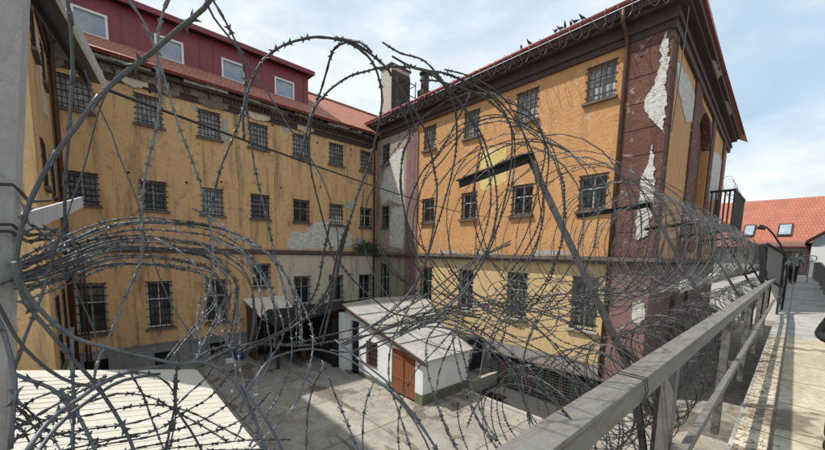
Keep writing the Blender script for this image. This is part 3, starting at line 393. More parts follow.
# ------------------------------------------------------------------ facade builders
GZ = -5.9; LY = 20.4; RX = 14.86; WX = -1.07
def mL(a, b, o=0): return (a, LY - o, b)
def mR(a, b, o=0): return (RX - o, a, b)
def mW(a, b, o=0): return (WX + o, a, b)
def gy(x): return 3.55 + .027*(x - 14.86)
def mG(a, b, o=0): return (a, gy(a) - o, b)
def wall(fm, a0, a1, b0, b1, holes=(), depth=.24, mb=None):
    mb = mb or MB()
    hs = [(max(a0, h[0]), min(a1, h[1]), max(b0, h[2]), min(b1, h[3])) for h in holes if h[1] > a0 and h[0] < a1 and h[3] > b0 and h[2] < b1]
    xs = sorted({a0, a1, *[h[0] for h in hs], *[h[1] for h in hs]}); zs = sorted({b0, b1, *[h[2] for h in hs], *[h[3] for h in hs]})
    for i in range(len(xs)-1):
        for j in range(len(zs)-1):
            cx = (xs[i]+xs[i+1])/2; cz = (zs[j]+zs[j+1])/2
            if any(h[0] < cx < h[1] and h[2] < cz < h[3] for h in hs): continue
            mb.quad(fm(xs[i], zs[j]), fm(xs[i+1], zs[j]), fm(xs[i+1], zs[j+1]), fm(xs[i], zs[j+1]))
    for h in hs:
        c = [(h[0],h[2]),(h[1],h[2]),(h[1],h[3]),(h[0],h[3])]
        for k in range(4):
            p, q = c[k], c[(k+1) % 4]
            mb.quad(fm(*p), fm(*q), fm(*q, -depth), fm(*p, -depth))
    return mb
def fbox(mb, fm, a0, a1, b0, b1, o0, o1):
    p = [fm(a,b,o) for o in (o0,o1) for (a,b) in ((a0,b0),(a1,b0),(a1,b1),(a0,b1))]
    return mb.add(p, [(3,2,1,0),(4,5,6,7),(0,1,5,4),(1,2,6,5),(2,3,7,6),(3,0,4,7)])
def window(fm, root, h, pane_m='pane_pale', frame_m='wood_white', nx=5, nz=4, sill=True, grille=True, mull=1, sillm='ledge', white=False):
    a0, a1, b0, b1 = h; D = .24; w = .06
    f = MB()
    for q in ((a0, a0+w, b0, b1), (a1-w, a1, b0, b1), (a0+w, a1-w, b0, b0+w), (a0+w, a1-w, b1-w, b1)): fbox(f, fm, *q, -D+.001, -D+.07)
    for k in range(mull):
        c = a0 + (a1-a0)*(k+1)/(mull+1); fbox(f, fm, c-.03, c+.03, b0+w, b1-w, -D+.001, -D+.065)
    zc = b0 + (b1-b0)*.62
    fbox(f, fm, a0+w, a1-w, zc-.025, zc+.025, -D+.001, -D+.058)
    fr = f.build('window', M['white_frame' if white else frame_m], root)
    p = MB(); fbox(p, fm, a0+.01, a1-.01, b0+.01, b1-.01, -D-.02, -D+.02); p.build('pane', M[pane_m], fr)
    if grille:
        g = MB(); o = .035
        for k in range(nx):
            c = a0 + (a1-a0)*(k+.5)/nx; c += random.uniform(-.008, .008)
            g.bar(fm(c, b0-.03, o), fm(c, b1+.03, o), .028, .028)
        for k in range(nz):
            c = b0 + (b1-b0)*(k+.5)/nz
            fbox(g, fm, a0-.06, a1+.06, c-.02, c+.02, o-.025, o-.008)
        for c in (b0-.01, b1+.01): fbox(g, fm, a0-.05, a1+.05, c-.02, c+.02, o-.026, o-.009)
        g.build('grille', M['iron'], fr)
    if sill:
        s = MB(); fbox(s, fm, a0-.12, a1+.12, b0-.14, b0-.045, -.02, .13); s.build('sill', M[sillm], fr)
    return fr
def jag(poly, n=3, amp=.09, seed=0):
    rnd = random.Random(seed); out = []
    for i, p in enumerate(poly):
        q = poly[(i+1) % len(poly)]
        L = math.hypot(q[0]-p[0], q[1]-p[1]); k = max(2, min(9, int(L/.12)))
        for j in range(k):
            t = j/k; a = amp*min(1, L)
            out.append((p[0]+(q[0]-p[0])*t + rnd.uniform(-a, a), p[1]+(q[1]-p[1])*t + rnd.uniform(-a, a)))
    o2 = []
    for i, p in enumerate(out):
        q = out[(i+1) % len(out)]; L = math.hypot(q[0]-p[0], q[1]-p[1])
        for t in (0, .33, .66): o2.append((p[0]+(q[0]-p[0])*t + rnd.uniform(-.13, .13)*L, p[1]+(q[1]-p[1])*t + rnd.uniform(-.13, .13)*L))
    return o2
def patch(fm, root, poly, mat, seed, o=.012, amp=.07):
    pts = jag(poly, 3, amp, seed); mb = MB()
    a = [fm(p[0], p[1], o) for p in pts]; b = [fm(p[0], p[1], -.02) for p in pts]
    off = Vector(b[0]) - Vector(a[0]); mb.prism(a, off); return mb.build('peeled_plaster_patch', M[mat], root)

# ------------------------------------------------------------------ setting
g = MB()
g.box(-160, 260, -160, 260, -9.2, -9.0)
kind(g.build('ground', M['earth']), 'structure')
g = MB()
# courtyard slab with a sunken strip left out at x 11.55..14.86, y 4..9.6
for x0, x1, y0, y1 in ((-1.07, 11.4, .3, 20.4), (11.4, 14.86, 9.68, 20.4), (11.4, 14.86, .3, 4.0)): g.box(x0, x1, y0, y1, -6.6, GZ)
kind(g.build('yard_floor', M['yard']), 'structure')
g = MB().box(11.4, 14.86, 4.0, 9.68, -6.9, -6.45); kind(g.build('sunken_strip_floor', M['pit']), 'structure')
g = MB(); g.box(11.4, 11.58, 4.0, 9.68, -6.44, -5.80); g.box(11.58, 14.80, 9.52, 9.68, -6.44, -5.80)
kind(g.build('kerb', M['kerb'], bevel=.02), 'structure')
g = MB().box(14.86, 60, .3, 3.5, -9, -5.2); kind(g.build('passage_ground', M['rubble']), 'structure')
# elevated walkway
g = MB(); g.box(-6, 16.0, -1.25, .30, -2.05, -1.9); g.box(-6, 60, -1.15, .2, -8.9, -2.051)
kind(g.build('walkway_wall', M['deck_far']), 'structure')
g = MB(); g.box(-6, 13.0, -1.22, .262, -1.899, -1.892); kind(g.build('walkway_floor', M['deck']), 'structure')
g = MB().add([(13.0,-1.22,-1.9),(13.0,.262,-1.9),(16,.262,-1.892),(16,-1.22,-1.892),(30,.262,-1.09),(30,-1.22,-1.09),(60,.262,-1.0),(60,-1.22,-1.0)],
             [(0,1,2,3),(3,2,4,5),(5,4,6,7)])
g.add([(16,.262,-1.892),(16,.262,-2.05),(30,.262,-2.05),(30,.262,-1.09),(60,.262,-2.05),(60,.262,-1.0)], [(0,1,2,3),(3,2,4,5)])
kind(g.build('walkway_ramp', M['deck_far']), 'structure')

# ------------------------------------------------------------------ wing facing the camera (L)
Lr = thing('prison_wing', 'ochre prison wing with maroon dormer storey and crumbling cornice behind the coils', 'building', (7, 24, GZ))
cx = [-.337, 2.07, 4.50, 6.87, 9.275, 11.64, 13.98]; hw = .485
row1 = [(c-hw, c+hw, 5.61, 6.85) for c in cx]; row2 = [(c-hw, c+hw, 1.81, 3.085) for c in cx]
row3 = [(c-hw, c+hw, -3.785, -1.59) for c in cx[:3]] + [(6.37, 7.33, -2.04, -.76)] + [(c-.53, c+.5, -3.25, -1.54) for c in cx[4:]]
pl = [(-.74, .05, -5.72, -4.97), (1.72, 2.44, -5.7, -5.03), (4.1, 4.96, -5.68, -4.93)]
wall(mL, WX, RX, .06, 7.12, row1+row2).build('wall', M['ochre'], Lr)
wall(mL, WX, 7.75, -4.6, -.12, row3).build('wall', M['ochre_dim'], Lr)
wall(mL, 7.75, RX, -4.6, -.12, row3).build('wall', M['tan'], Lr)
wall(lambda a,b,o=0: mL(a,b,o+.07), WX, RX, -6.6, -4.6, pl).build('plinth', M['plinth'], Lr)
m = MB()
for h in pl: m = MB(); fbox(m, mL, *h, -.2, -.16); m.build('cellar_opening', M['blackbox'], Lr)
m = MB(); fbox(m, mL, WX, RX, -4.62, -4.56, -.02, .11); m.build('plinth_cap', M['plinth'], Lr)
m = MB(); fbox(m, mL, WX, RX-.35, -.12, .02, -.02, .20); fbox(m, mL, WX, RX-.35, .02, .07, -.02, .26); fbox(m, mL, WX, RX-.3, -.2, -.12, -.02, .10)
m.build('string_course', M['ledge'], Lr)
# cornice: broken steps, dentils, rotten masonry
m = MB(); fbox(m, mL, WX, RX-.3, 7.10, 7.20, -.02, .09); fbox(m, mL, WX, RX-.3, 7.20, 7.38, -.02, .05); m.build('cornice_band', M['brown_trim'], Lr)
m = MB(); fbox(m, mL, WX, RX-.3, 7.38, 7.94, -.02, .12); m.build('cornice_core', M['brick_mid'], Lr)
m = MB(); x = WX+.1; k = 0
while x < RX-.5:
    if x > 5.0 or random.random() < .35:
        m = MB(); fbox(m, mL, x, x+.085, 7.42+random.uniform(0,.03), 7.66, .10, .25 + random.uniform(-.03,.03)); m.build('dentil', M['brown_trim'], Lr)
    x += .17
m = MB(); x = WX
while x < RX-.5:
    w = random.uniform(.35, 1.5); x1 = min(x+w, RX-.4)
    if random.random() < .80: m = MB(); fbox(m, mL, x, x1, 7.67+random.uniform(-.03,.04), 7.79+random.uniform(-.03,.03), .08, .32+random.uniform(-.12,.1)); m.build('cornice_moulding', M['brown_trim'], Lr)
    x = x1 + (random.uniform(.02,.3) if random.random() < .4 else 0)
m = MB(); x = WX
while x < RX-.5:
    w = random.uniform(.2, 1.1); x1 = min(x+w, RX-.4)
    if random.random() < .75: m = MB(); fbox(m, mL, x, x1, 7.80+random.uniform(-.02,.03), 7.93, .08, .38+random.uniform(-.18,.06)); m.build('broken_moulding', M['brick_pale'], Lr)
    x = x1 + .01
m = MB(); x = WX
while x < RX-1:
    w = random.uniform(.4, 1.4)
    if x < 6.2 or random.random() < .25: patch(mL, Lr, [(x, 7.15), (x+w*.5, 7.02), (x+w, 7.2), (x+w, 7.4), (x+w*.4, 7.46), (x, 7.36)], 'brick_mid' if random.random() < .5 else 'tan', int(x*10), .10, .08)
    x += w + random.uniform(0, .9)
m = MB(); fbox(m, mL, -2.5, RX-.2, 7.95, 8.0, -.3, .46); m.build('eave_board', M['dark_metal'], Lr)
m = MB(); m.tube([mL(-2.5, 8.03, .53), mL(RX-.7, 8.03, .53)], .06, 8); m.build('gutter', M['red_metal'], Lr, smooth=True)
for i, p in enumerate(PATCH_L): patch(mL, Lr, p, 'brick_pale' if i else 'brick_white', 50+i)
for i, h in enumerate(row1): window(mL, Lr, h, 'pane_pale', nx=6, nz=5, mull=1)
for i, h in enumerate(row2): window(mL, Lr, h, ['pane_dark','pane_dark','pane_pale'][i % 3] if i < 6 else 'pane_dark', nx=6, nz=5, mull=1, white=(i in (2, 6)))
for i, h in enumerate(row3): window(mL, Lr, h, 'pane_dark', nx=5 if i < 3 else 4, nz=6 if i < 3 else 4, mull=1, white=True)
# roof and dormer
m = MB(); m.prism([(-8, 19.86, 8.08), (18.5, 19.86, 8.08), (18.5, 24.5, 11.24), (-8, 24.5, 11.24)], (0, .06, -.14)); rf = m.build('roof', M['tile_x'], Lr)
m = MB(); m.prism([(-8, 24.52, 11.24), (18.5, 24.52, 11.24), (18.5, 30, 8.0), (-8, 30, 8.0)], (0, 0, -.12)); m.tube([(-8,24.5,11.26),(18.5,24.5,11.26)], .11, 6)
m.build('rear_roof', M['tile_x'], Lr)
m = MB()
DX0, DX1, DY = -3.2, 10.32, 21.5
dw = [(c-.59, c+.59, 9.12, 10.17) for c in (-2.55, .3, 3.14, 6.02, 8.82)]
def mD(a, b, o=0): return (a, DY - o, b)
d = wall(mD, DX0, DX1, 9.0, 10.86, dw, .12); d.quad((DX1,DY,9.0),(DX1,24.3,9.0),(DX1,24.3,10.86),(DX1,DY,10.86)); d.quad((DX0,DY,9.0),(DX0,24.3,9.0),(DX0,24.3,10.86),(DX0,DY,10.86))
x = DX0 + .2
while x < DX1:
    if not any(h[0]-.1 < x < h[1]+.1 for h in dw): fbox(d, mD, x-.015, x+.015, 8.98, 10.84, -.01, .035)
    x += .62
dm = d.build('dormer', M['maroon_metal'], Lr)
for h in dw:
    f = MB(); w = .09
    for q in ((h[0], h[0]+w, h[2], h[3]), (h[1]-w, h[1], h[2], h[3]), (h[0]+w, h[1]-w, h[2], h[2]+w), (h[0]+w, h[1]-w, h[3]-w, h[3])): fbox(f, mD, *q, -.1, .03)
    f.build('dormer_window', M['white_frame'], dm)
    p = MB(); fbox(p, mD, h[0]+.02, h[1]-.02, h[2]+.02, h[3]-.02, -.115, -.06); p.build('dormer_pane', M['pane_sky'], dm)
m = MB(); m.prism([(DX0-.25, DY-.38, 10.86), (DX1+.25, DY-.38, 10.86), (DX1+.25, 24.6, 11.05), (DX0-.25, 24.6, 11.05)], (0, 0, .16)); m.build('dormer_roof', M['dark_metal'], dm)
m = MB(); m.box(DX0-.25, DX1+.25, DY-.44, DY-.38, 10.82, 11.06); m.build('dormer_fascia', M['maroon_metal'], dm)
# rear body so the block is solid
m = MB(); m.box(-8, 18, 20.9, 29.5, -8.8, 7.9); m.build('rear_block', M['ochre'], Lr)
m = MB(); m.tube([mL(RX-.38, 8.0, .45), mL(RX-.3, 7.6, .16), mL(RX-.3, GZ, .16)], .07, 8); m.build('downpipe', M['pipe_brown'], Lr, smooth=True)
m = MB(); m.tube([mL(-.92, 8.0, .45), mL(-.92, 7.4, .15), mL(-.95, GZ, .15)], .085, 8); m.build('downpipe', M['pipe_brown'], Lr, smooth=True)
m = MB(); m.tube([mL(-.62, -.3, .1), mL(-.62, GZ, .1)], .04, 6); m.tube([mL(-.5, -.3, .1), mL(-.5, GZ, .1)], .03, 6); m.build('service_pipe', M['pipe_brown'], Lr, smooth=True)
# small square anchor holes as black plates
m = MB()
for a, b in ((1.15, 3.3), (3.35, 3.2), (3.95, 3.35), (7.6, 6.95), (8.0, 3.6), (10.3, 6.6), (10.5, 4.0), (4.9, 3.45), (12.7, 6.7), (2.1, 7.0)): m = MB(); fbox(m, mL, a, a+.1, b, b+.1, -.05, .006); m.build('vent_hole', M['blackbox'], Lr)

# ------------------------------------------------------------------ sunlit wing (R)
Rr = thing('prison_wing', 'bright orange stucco prison wing with maroon corner pilaster and heavy brown cornice', 'building', (24, 12, GZ))
cy = [5.76, 8.905, 12.05, 15.155]
ys = [(5.24, 6.28), (8.38, 9.43), (11.56, 12.55), (14.67, 15.64)]
r1 = [(a, b, 6.18, 7.447) for a, b in ys]; r2 = [(a, b, 1.97, 3.30) for a, b in ys]; r3 = [(a, b, -2.95, -.80) for a, b in ys]
cr = [(18.95, 19.65, 6.05, 7.3), (18.95, 19.65, 1.85, 3.2), (18.85, 19.75, -3.1, -.75)]
wall(mR, 4.85, 16.1, .06, 7.78, r1+r2).build('wall', M['orange'], Rr)
wall(mR, 4.85, 16.1, -4.35, -.2, r3).build('wall', M['yellow'], Rr)
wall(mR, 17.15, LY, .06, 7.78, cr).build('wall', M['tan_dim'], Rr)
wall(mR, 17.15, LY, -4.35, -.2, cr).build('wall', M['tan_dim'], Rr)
wall(lambda a,b,o=0: mR(a,b,o+.05), 3.55, LY, -6.9, -4.35).build('plinth', M['pinkrender'], Rr)
m = MB(); fbox(m, mR, 16.1, 17.15, .06, 7.78, -.05, .07); m.build('pilaster', M['mauve'], Rr)
m = MB(); fbox(m, mR, 16.1, 17.15, -4.35, -.2, -.05, .07); m.build('pilaster', M['mauve'], Rr)
# corner pilaster wraps to the gable
m = MB()
z = .06
while z < 7.6:
    z1 = min(z + .92, 7.78)
    m.box(RX-.075, RX+.41, 3.485, 4.81, z+.02, z1-.02); z = z1
m.box(RX-.06, RX+.40, 3.50, 4.80, .06, 7.78)
m.build('corner_pilaster', M['purple'], Rr)
m = MB(); m.box(RX-.07, RX+.40, 3.49, 4.80, -5.6, -.2); m.build('corner_pilaster', M['mauve'], Rr)
for i, p in enumerate(PATCH_P): patch(lambda a,b,o=0: mR(max(a,3.47),b,o+.085), Rr, p, 'brick_white', 80+i, .02, .06)
for i, p in enumerate(PATCH_R): patch(mR, Rr, p, 'brick_white', 90+i)
patch(mR, Rr, [(9.9, 5.25), (11.35, 5.35), (11.4, 3.42), (11.0, 3.3), (9.8, 3.6)], 'yellow_patch', 33, .006, .05)
for k, (a, b) in enumerate(((7.2, .25), (13.3, .2), (10.6, .18))): patch(mR, Rr, [(a-1, .07), (a-.6, b), (a, b*1.3), (a+.9, b), (a+1.3, .07)], 'brick_pale', 120+k, .01, .05)
m = MB(); fbox(m, mR, 3.3, LY, -.10, .05, -.02, .30); fbox(m, mR, 3.4, LY, -.24, -.10, -.02, .16); m.build('string_course', M['ledge'], Rr)
m = MB()
for b0, b1, o in ((7.78, 8.02, .10), (8.02, 8.16, .18), (8.16, 8.42, .14), (8.42, 8.56, .40), (8.56, 8.80, .55)): fbox(m, mR, 3.55, LY-.0, b0, b1, -.02, o)
m.build('cornice', M['brown_trim'], Rr)
m = MB(); m.tube([mR(2.9, 8.90, .66), mR(LY+.5, 8.90, .66)], .085, 8); m.build('gutter', M['red_metal'], Rr, smooth=True)
m = MB()
m.add([(14.3,2.9,8.84),(14.3,26,8.84),(21,24,11.2),(21,8,11.2),(36.5,3.3,8.84),(33,8,11.2)], [(0,1,2,3),(0,3,5,4)]); m.build('roof', M['tile_x'], Rr)
m = MB(); m.tube([mR(4.95, 8.75, .62), mR(4.95, 8.35, .56), mR(4.93, 8.1, .2), mR(4.90, 7.6, .12), mR(4.90, -5.9, .12)], .07, 8); m.build('downpipe', M['pipe_brown'], Rr, smooth=True)
for i, h in enumerate(r1): window(mR, Rr, h, 'pane_pale', nx=5, nz=4)
for i, h in enumerate(r2): window(mR, Rr, h, 'pane_dark', nx=5, nz=4, white=True)
for i, h in enumerate(r3): window(mR, Rr, h, 'pane_green' if i < 2 else 'pane_dark', nx=5, nz=5, white=(i > 1), sillm='kerb')
for i, h in enumerate(cr): window(mR, Rr, h, 'pane_dark', nx=4, nz=5, white=(i == 2))
m = MB(); m.box(RX+.45, 34.0, 4.6, 26, -8.8, 8.8); m.build('rear_block', M['ochre'], Rr)
# gable end along the walkway
XE = 33.5
nh = [(21.3, 25.2, .4, 7.3)]
wall(mG, RX, XE, .06, 7.9, nh, .35).build('gable_wall', M['orange'], Rr)
wall(mG, RX, XE, -8.8, -.2, [(19, 20.2, -4, -1.6), (22.5, 23.7, -4, -1.6)]).build('gable_wall', M['mauve'], Rr)
m = MB(); fbox(m, mG, 21.2, 25.3, .3, 7.4, -.5, -.34); m.build('blind_niche', M['purple'], Rr)
m = MB()
for a, b in ((RX+.42, RX+.62), (19.6, 21.1), (25.4, 26.4), (30.9, 31.9)):
    m = MB(); fbox(m, mG, a, b, .06, 7.72, -.02, .09); m.build('gable_pilaster', M['purple'], Rr)
m = MB()
for k in range(12):
    t0 = math.pi*k/12; t1 = math.pi*(k+1)/12; c = 23.25; r = 1.95
    p = [(c+r*math.cos(t0), 6.0+1.3*math.sin(t0)), (c+r*math.cos(t1), 6.0+1.3*math.sin(t1)), (c+r*math.cos(t1), 7.35), (c+r*math.cos(t0), 7.35)]
    m.add([mG(a,b,.05) for a,b in p]+[mG(a,b,-.3) for a,b in p], [(0,1,2,3),(4,5,1,0)])
m.build('niche_arch', M['purple'], Rr)
for i, p in enumerate(PATCH_G): patch(mG, Rr, p, 'brick_white', 70+i, .03, .1)
m = MB()
for b0, b1, o in ((7.72, 8.02, .12), (8.02, 8.16, .20), (8.16, 8.42, .15), (8.42, 8.56, .42), (8.56, 8.80, .57)): fbox(m, mG, RX-o-.004, XE+.6, b0+.003, b1+.003, -.02, o+.004)
m.build('cornice', M['brown_trim'], Rr)
patch(lambda a,b,o=0: (a, gy(a)-b, 8.555-o), Rr, [(19.5,.25),(20.2,.52),(21.8,.56),(22.4,.36),(21.2,.22)], 'brick_white', 5, .01, .03)
patch(lambda a,b,o=0: (a, gy(a)-b, 8.555-o), Rr, [(25.0,.2),(25.7,.5),(27.8,.55),(28.6,.3),(26.2,.18)], 'tan', 6, .01, .03)
m = MB(); m.bar(mG(14.0, 8.88, .62), mG(XE+.9, 8.88, .62), .1, .16); m.build('gable_gutter', M['red_metal'], Rr)
m = MB(); fbox(m, mG, RX, XE, -.12, .04, -.02, .22); m.build('gable_string_course', M['ledge'], Rr)
m = MB(); m.box(XE-.02, XE+.02, 4.05, 26, -8.8, 8.6); m.build('far_end_wall', M['ochre_dim'], Rr)
m = MB(); m.tube([mG(RX-.05, 9.3, .4), mG(RX+.35, 7.9, .3), mG(RX+.5, 4.5, .14)], .018, 5); m.build('lightning_conductor', M['wire_light'], Rr)

# rusted loose strip and stay on the pilaster
# ------------------------------------------------------------------ left wing seen at a grazing angle
Wr = thing('prison_wing', 'narrow slice of ochre prison wing running back from the concrete post', 'building', (-5, 17, GZ))
wy = [(17.6, 18.5), (15.0, 15.9)]
wh = [(a, b, z0, z1) for a, b in wy for z0, z1 in ((5.6, 6.85), (1.8, 3.1), (-3.7, -1.6))]
wall(mW, 13.7, LY, -6.6, 7.3, wh).build('wall', M['ochre'], Wr)
for h in wh: window(mW, Wr, h, 'pane_dark', nx=4, nz=4, white=False)
m = MB()
for b0, b1, o in ((7.3, 7.55, .08), (7.55, 8.0, .16), (8.0, 8.3, .42)): fbox(m, mW, 13.5, LY, b0, b1, -.02, o)
m.build('cornice', M['brown_trim'], Wr)
m = MB(); fbox(m, mW, 13.7, LY-.3, -.12, .05, -.02, .22); m.build('string_course', M['ledge'], Wr)
m = MB(); m.box(-1.75, WX-.36, 13.75, LY, -8.8, 8.2); m.build('rear_block', M['ochre_dim'], Wr)  # unseen body kept thin so its shadow leaves the low white roof sunlit
m = MB(); m.box(-1.75, WX-.004, 13.715, 13.748, -6.6, 7.3); m.build('end_wall', M['ochre_dim'], Wr)
m = MB(); m.add([(WX+.5,13.4,8.32),(WX+.5,LY,8.32),(-1.4,LY,8.7),(-1.4,13.4,8.7),(-1.9,13.4,8.3),(-1.9,LY,8.3)], [(0,1,2,3),(3,2,5,4)]); m.build('roof', M['tile_y'], Wr)  # roof narrowed with the thin body to shorten its shadow
patch(mW, Wr, [(17.2, 6.9), (18.9, 7.2), (18.6, 4.6), (17.0, 4.3), (16.8, 5.4)], 'tan', 7, .012, .12)

# ------------------------------------------------------------------ chimneys on the roof corner
ch = thing('chimney_stack', 'tall rendered chimney with pale sunlit side at the corner of the two roofs', 'chimney', (18, 22, 8.5))
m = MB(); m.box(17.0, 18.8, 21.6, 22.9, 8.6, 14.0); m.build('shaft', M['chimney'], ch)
m = MB(); m.box(17.02, 18.82, 21.58, 21.6, 8.8, 13.7); m.build('shaded_face_plate', M['chimney_dark'], ch)  # thin dark plate: shade of the side turned from the sun, as colour
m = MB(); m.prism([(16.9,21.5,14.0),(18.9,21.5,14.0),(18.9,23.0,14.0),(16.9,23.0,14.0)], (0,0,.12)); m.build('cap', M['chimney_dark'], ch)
m = MB()
for z in (10.2, 11.1, 12.0, 12.9): m.bar((17.1, 21.0, z), (18.9, 21.0, z), .05, .05)
for x in (17.1, 17.7, 18.3, 18.9): m.bar((x, 21.0, 9.2), (x, 21.0, 13.2), .05, .05); m.bar((x, 21.0, 12.9), (x, 21.6, 12.9), .04, .04)
m.box(17.1, 18.9, 21.0, 21.58, 10.1, 10.16); m.build('access_cage', M['dark_metal'], ch)
c2 = thing('flue', 'stubby grey metal flue with cowl beside the tall chimney', 'chimney', (19.4, 20.6, 9))
m = MB(); m.box(19.1, 19.9, 20.3, 21.0, 9.0, 12.6); m.build('base', M['chimney_dark'], c2)
m = MB(); m.tube([(19.5,20.6,12.6),(19.5,20.6,13.7)], .32, 10); m.build('pipe', M['arm_steel'], c2, smooth=True)
m = MB(); m.tube([(19.5,20.6,13.8),(19.5,20.6,13.86)], .46, 10); m.tube([(19.5,20.6,13.35),(19.5,20.6,13.4)], .42, 10); m.build('cowl', M['dark_metal'], c2)
m = MB()
for a, b in (((19.6,19.2,10.4),(19.6,19.2,12.3)), ((19.6,18.1,10.2),(19.6,18.1,12.15)), ((19.6,19.2,12.3),(19.6,18.1,12.15)), ((19.6,20.3,11.9),(19.6,19.2,12.3)), ((19.6,19.2,11.4),(19.6,18.1,11.3))): m.bar(a, b, .045, .045)
tag(m.build('roof_railing', M['dark_metal'], loc=(19.6,18.6,10.4)), 'short dark pipe railing on the roof edge right of the flue', 'railing')

# ------------------------------------------------------------------ courtyard sheds
sh = thing('shed', 'whitewashed shed with corrugated grey roof and orange plank door', 'shed', (10.6, 12, GZ))
def zr(y): return -4.08 + .243*(y - 9.02)
W0, W1, F0 = 9.06, 11.9, 9.28
m = MB()
wx = lambda a, b, o=0: (W0 - o, a, b)
hole = [(9.72, 11.22, -5.9, -3.98), (12.25, 13.10, -5.2, -4.05), (13.75, 14.55, -5.9, -3.3)]
xs = [F0, 9.72, 11.22, 12.25, 13.10, 13.75, 14.55, 15.0]
for i in range(7):
    a, b = xs[i], xs[i+1]; hh = [h for h in hole if h[0] == a]
    if hh:
        h = hh[0]
        if h[2] > GZ: m.quad(wx(a,GZ), wx(b,GZ), wx(b,h[2]), wx(a,h[2]))
        m.quad(wx(a,h[3]), wx(b,h[3]), wx(b,zr(b)-.04), wx(a,zr(a)-.04))
        c = [(a,h[2]),(b,h[2]),(b,h[3]),(a,h[3])]
        for k in range(4): m.quad(wx(*c[k]), wx(*c[(k+1)%4]), wx(*c[(k+1)%4],-.15), wx(*c[k],-.15))
    else: m.quad(wx(a,GZ), wx(b,GZ), wx(b,zr(b)-.04), wx(a,zr(a)-.04))
m.quad((W0,F0,GZ),(W1,F0,GZ),(W1,F0,zr(F0)-.04),(W0,F0,zr(F0)-.04))
m.quad((W1,F0,GZ),(W1,15,GZ),(W1,15,zr(15)-.04),(W1,F0,zr(F0)-.04))
m.quad((W0,15,GZ),(W1,15,GZ),(W1,15,zr(15)-.04),(W0,15,zr(15)-.04))
m.build('wall', M['white_paint'], sh)
m = MB(); m.box(W0-.03, W1+.03, F0-.03, F0-.001, GZ, GZ+.42); m.box(W0-.03, W0-.001, F0-.0, 9.70, GZ, GZ+.42); m.build('footing', M['mosswall'], sh); m = MB(); m.box(W0-.03, W0-.001, 11.24, 13.7, GZ, GZ+.2); m.build('footing', M['mosswall'], sh)
m = MB(); m.box(W0+.04, W0+.09, 9.74, 11.2, GZ+.03, -4.0)
dr = m.build('door', M['orange_wood'], sh)
m = MB(); m.box(W0+.02, W0+.039, 9.74, 11.2, -5.25, -5.17); m.box(W0+.02, W0+.039, 9.74, 11.2, -4.35, -4.27); m.box(W0-.0, W0+.038, 10.44, 10.48, GZ+.03, -4.0); m.build('door_batten', M['orange_wood'], dr)
m = MB(); m.box(W0+.1, W0+.14, 12.25, 13.1, -5.2, -4.05)
sw = m.build('window', M['pane_dark'], sh)
m = MB()
for k in range(5): y = 12.3 + k*.19; m.bar((W0-.02, y, -5.2), (W0-.02, y, -4.05), .03, .03)
for k in range(6): z = -5.15 + k*.21; m.bar((W0-.035, 12.22, z), (W0-.035, 13.13, z), .025, .025)
m.build('grille', simple('rusty_red_grille', (.10,.03,.022), .7, .1, .4, 9), sw)
m = MB(); m.box(W0+.14, W0+.3, 13.75, 14.55, GZ, -3.3); m.build('dark_doorway', M['blackbox'], sh)
poly = [(8.90,9.02),(11.86,9.02),(12.2,10.5),(13.0,12.4),(14.7,14.6),(14.76,15.3),(11.3,15.45),(8.90,15.05)]
m = MB(); n = len(poly); m.add([(x,y,zr(y)) for x,y in poly]+[(x,y,zr(y)+.05) for x,y in poly], [tuple(range(n))[::-1], tuple(range(n,2*n))]+[(i,(i+1)%n,n+(i+1)%n,n+i) for i in range(n)])
m.build('roof', M['asbestos'], sh)
m = MB(); m.add([], [])
for y in (10.55, 12.1, 13.6): m.bar((8.9, y, zr(y)+.07), (min(12.1+(y-10.5)*.6, 14.2), y, zr(y)+.07), .1, .05)
m.bar((10.4, 9.05, zr(9.05)+.08), (10.4, 15.2, zr(15.2)+.08), .05, .04)
m.build('roof_batten', M['asbestos'], sh)
m = MB(); m.bar((8.88, 9.0, zr(9.0)-.06), (8.88, 15.1, zr(15.1)-.06), .05, .14); m.build('fascia', M['brown_trim'], sh)
m = MB(); m.box(W1+.02, 14.75, 10.7, 15.0, GZ, -4.25); m.build('gap_shade_block', M['blackbox'], sh)  # black block added for the shade in the gap between shed and wall

# dark lean-to shelter between shed and camera-facing wing
lt = thing('lean_to', 'dark open lean-to shelter against the wing, left of the white shed', 'shelter', (8.0, 17.5, GZ))
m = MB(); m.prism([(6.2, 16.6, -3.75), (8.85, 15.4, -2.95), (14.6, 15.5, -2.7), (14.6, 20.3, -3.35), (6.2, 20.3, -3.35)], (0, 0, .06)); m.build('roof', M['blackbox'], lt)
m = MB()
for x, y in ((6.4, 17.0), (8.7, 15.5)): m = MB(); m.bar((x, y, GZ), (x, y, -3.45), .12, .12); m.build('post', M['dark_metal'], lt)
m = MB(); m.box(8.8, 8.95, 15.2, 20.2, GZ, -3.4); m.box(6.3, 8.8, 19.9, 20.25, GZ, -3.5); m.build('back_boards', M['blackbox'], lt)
m = MB(); m.box(8.80, 9.05, 14.80, 15.18, GZ, -3.0); m.build('end_pier', M['white_paint'], lt)
cn = thing('canopy', 'sloping beige sheet canopy fixed to the ochre wall under a barred window', 'canopy', (7, 19.5, GZ))
m = MB(); m.prism([(5.8, 20.36, -2.72), (8.1, 20.36, -2.68), (8.2, 18.5, -3.62), (6.2, 18.5, -3.64)], (0, 0, .05)); m.build('sheet', M['canopy'], cn)
m = MB(); m.box(5.95, 6.05, 18.9, 20.3, GZ, -3.1); m.build('side_board', simple('brown_boards', (.13,.065,.035), .8, 0, .4, 4), cn)
for x in (6.3, 8.1): m = MB(); m.bar((x, 18.6, GZ), (x, 18.6, -3.66), .08, .08); m.build('leg', M['dark_metal'], cn)
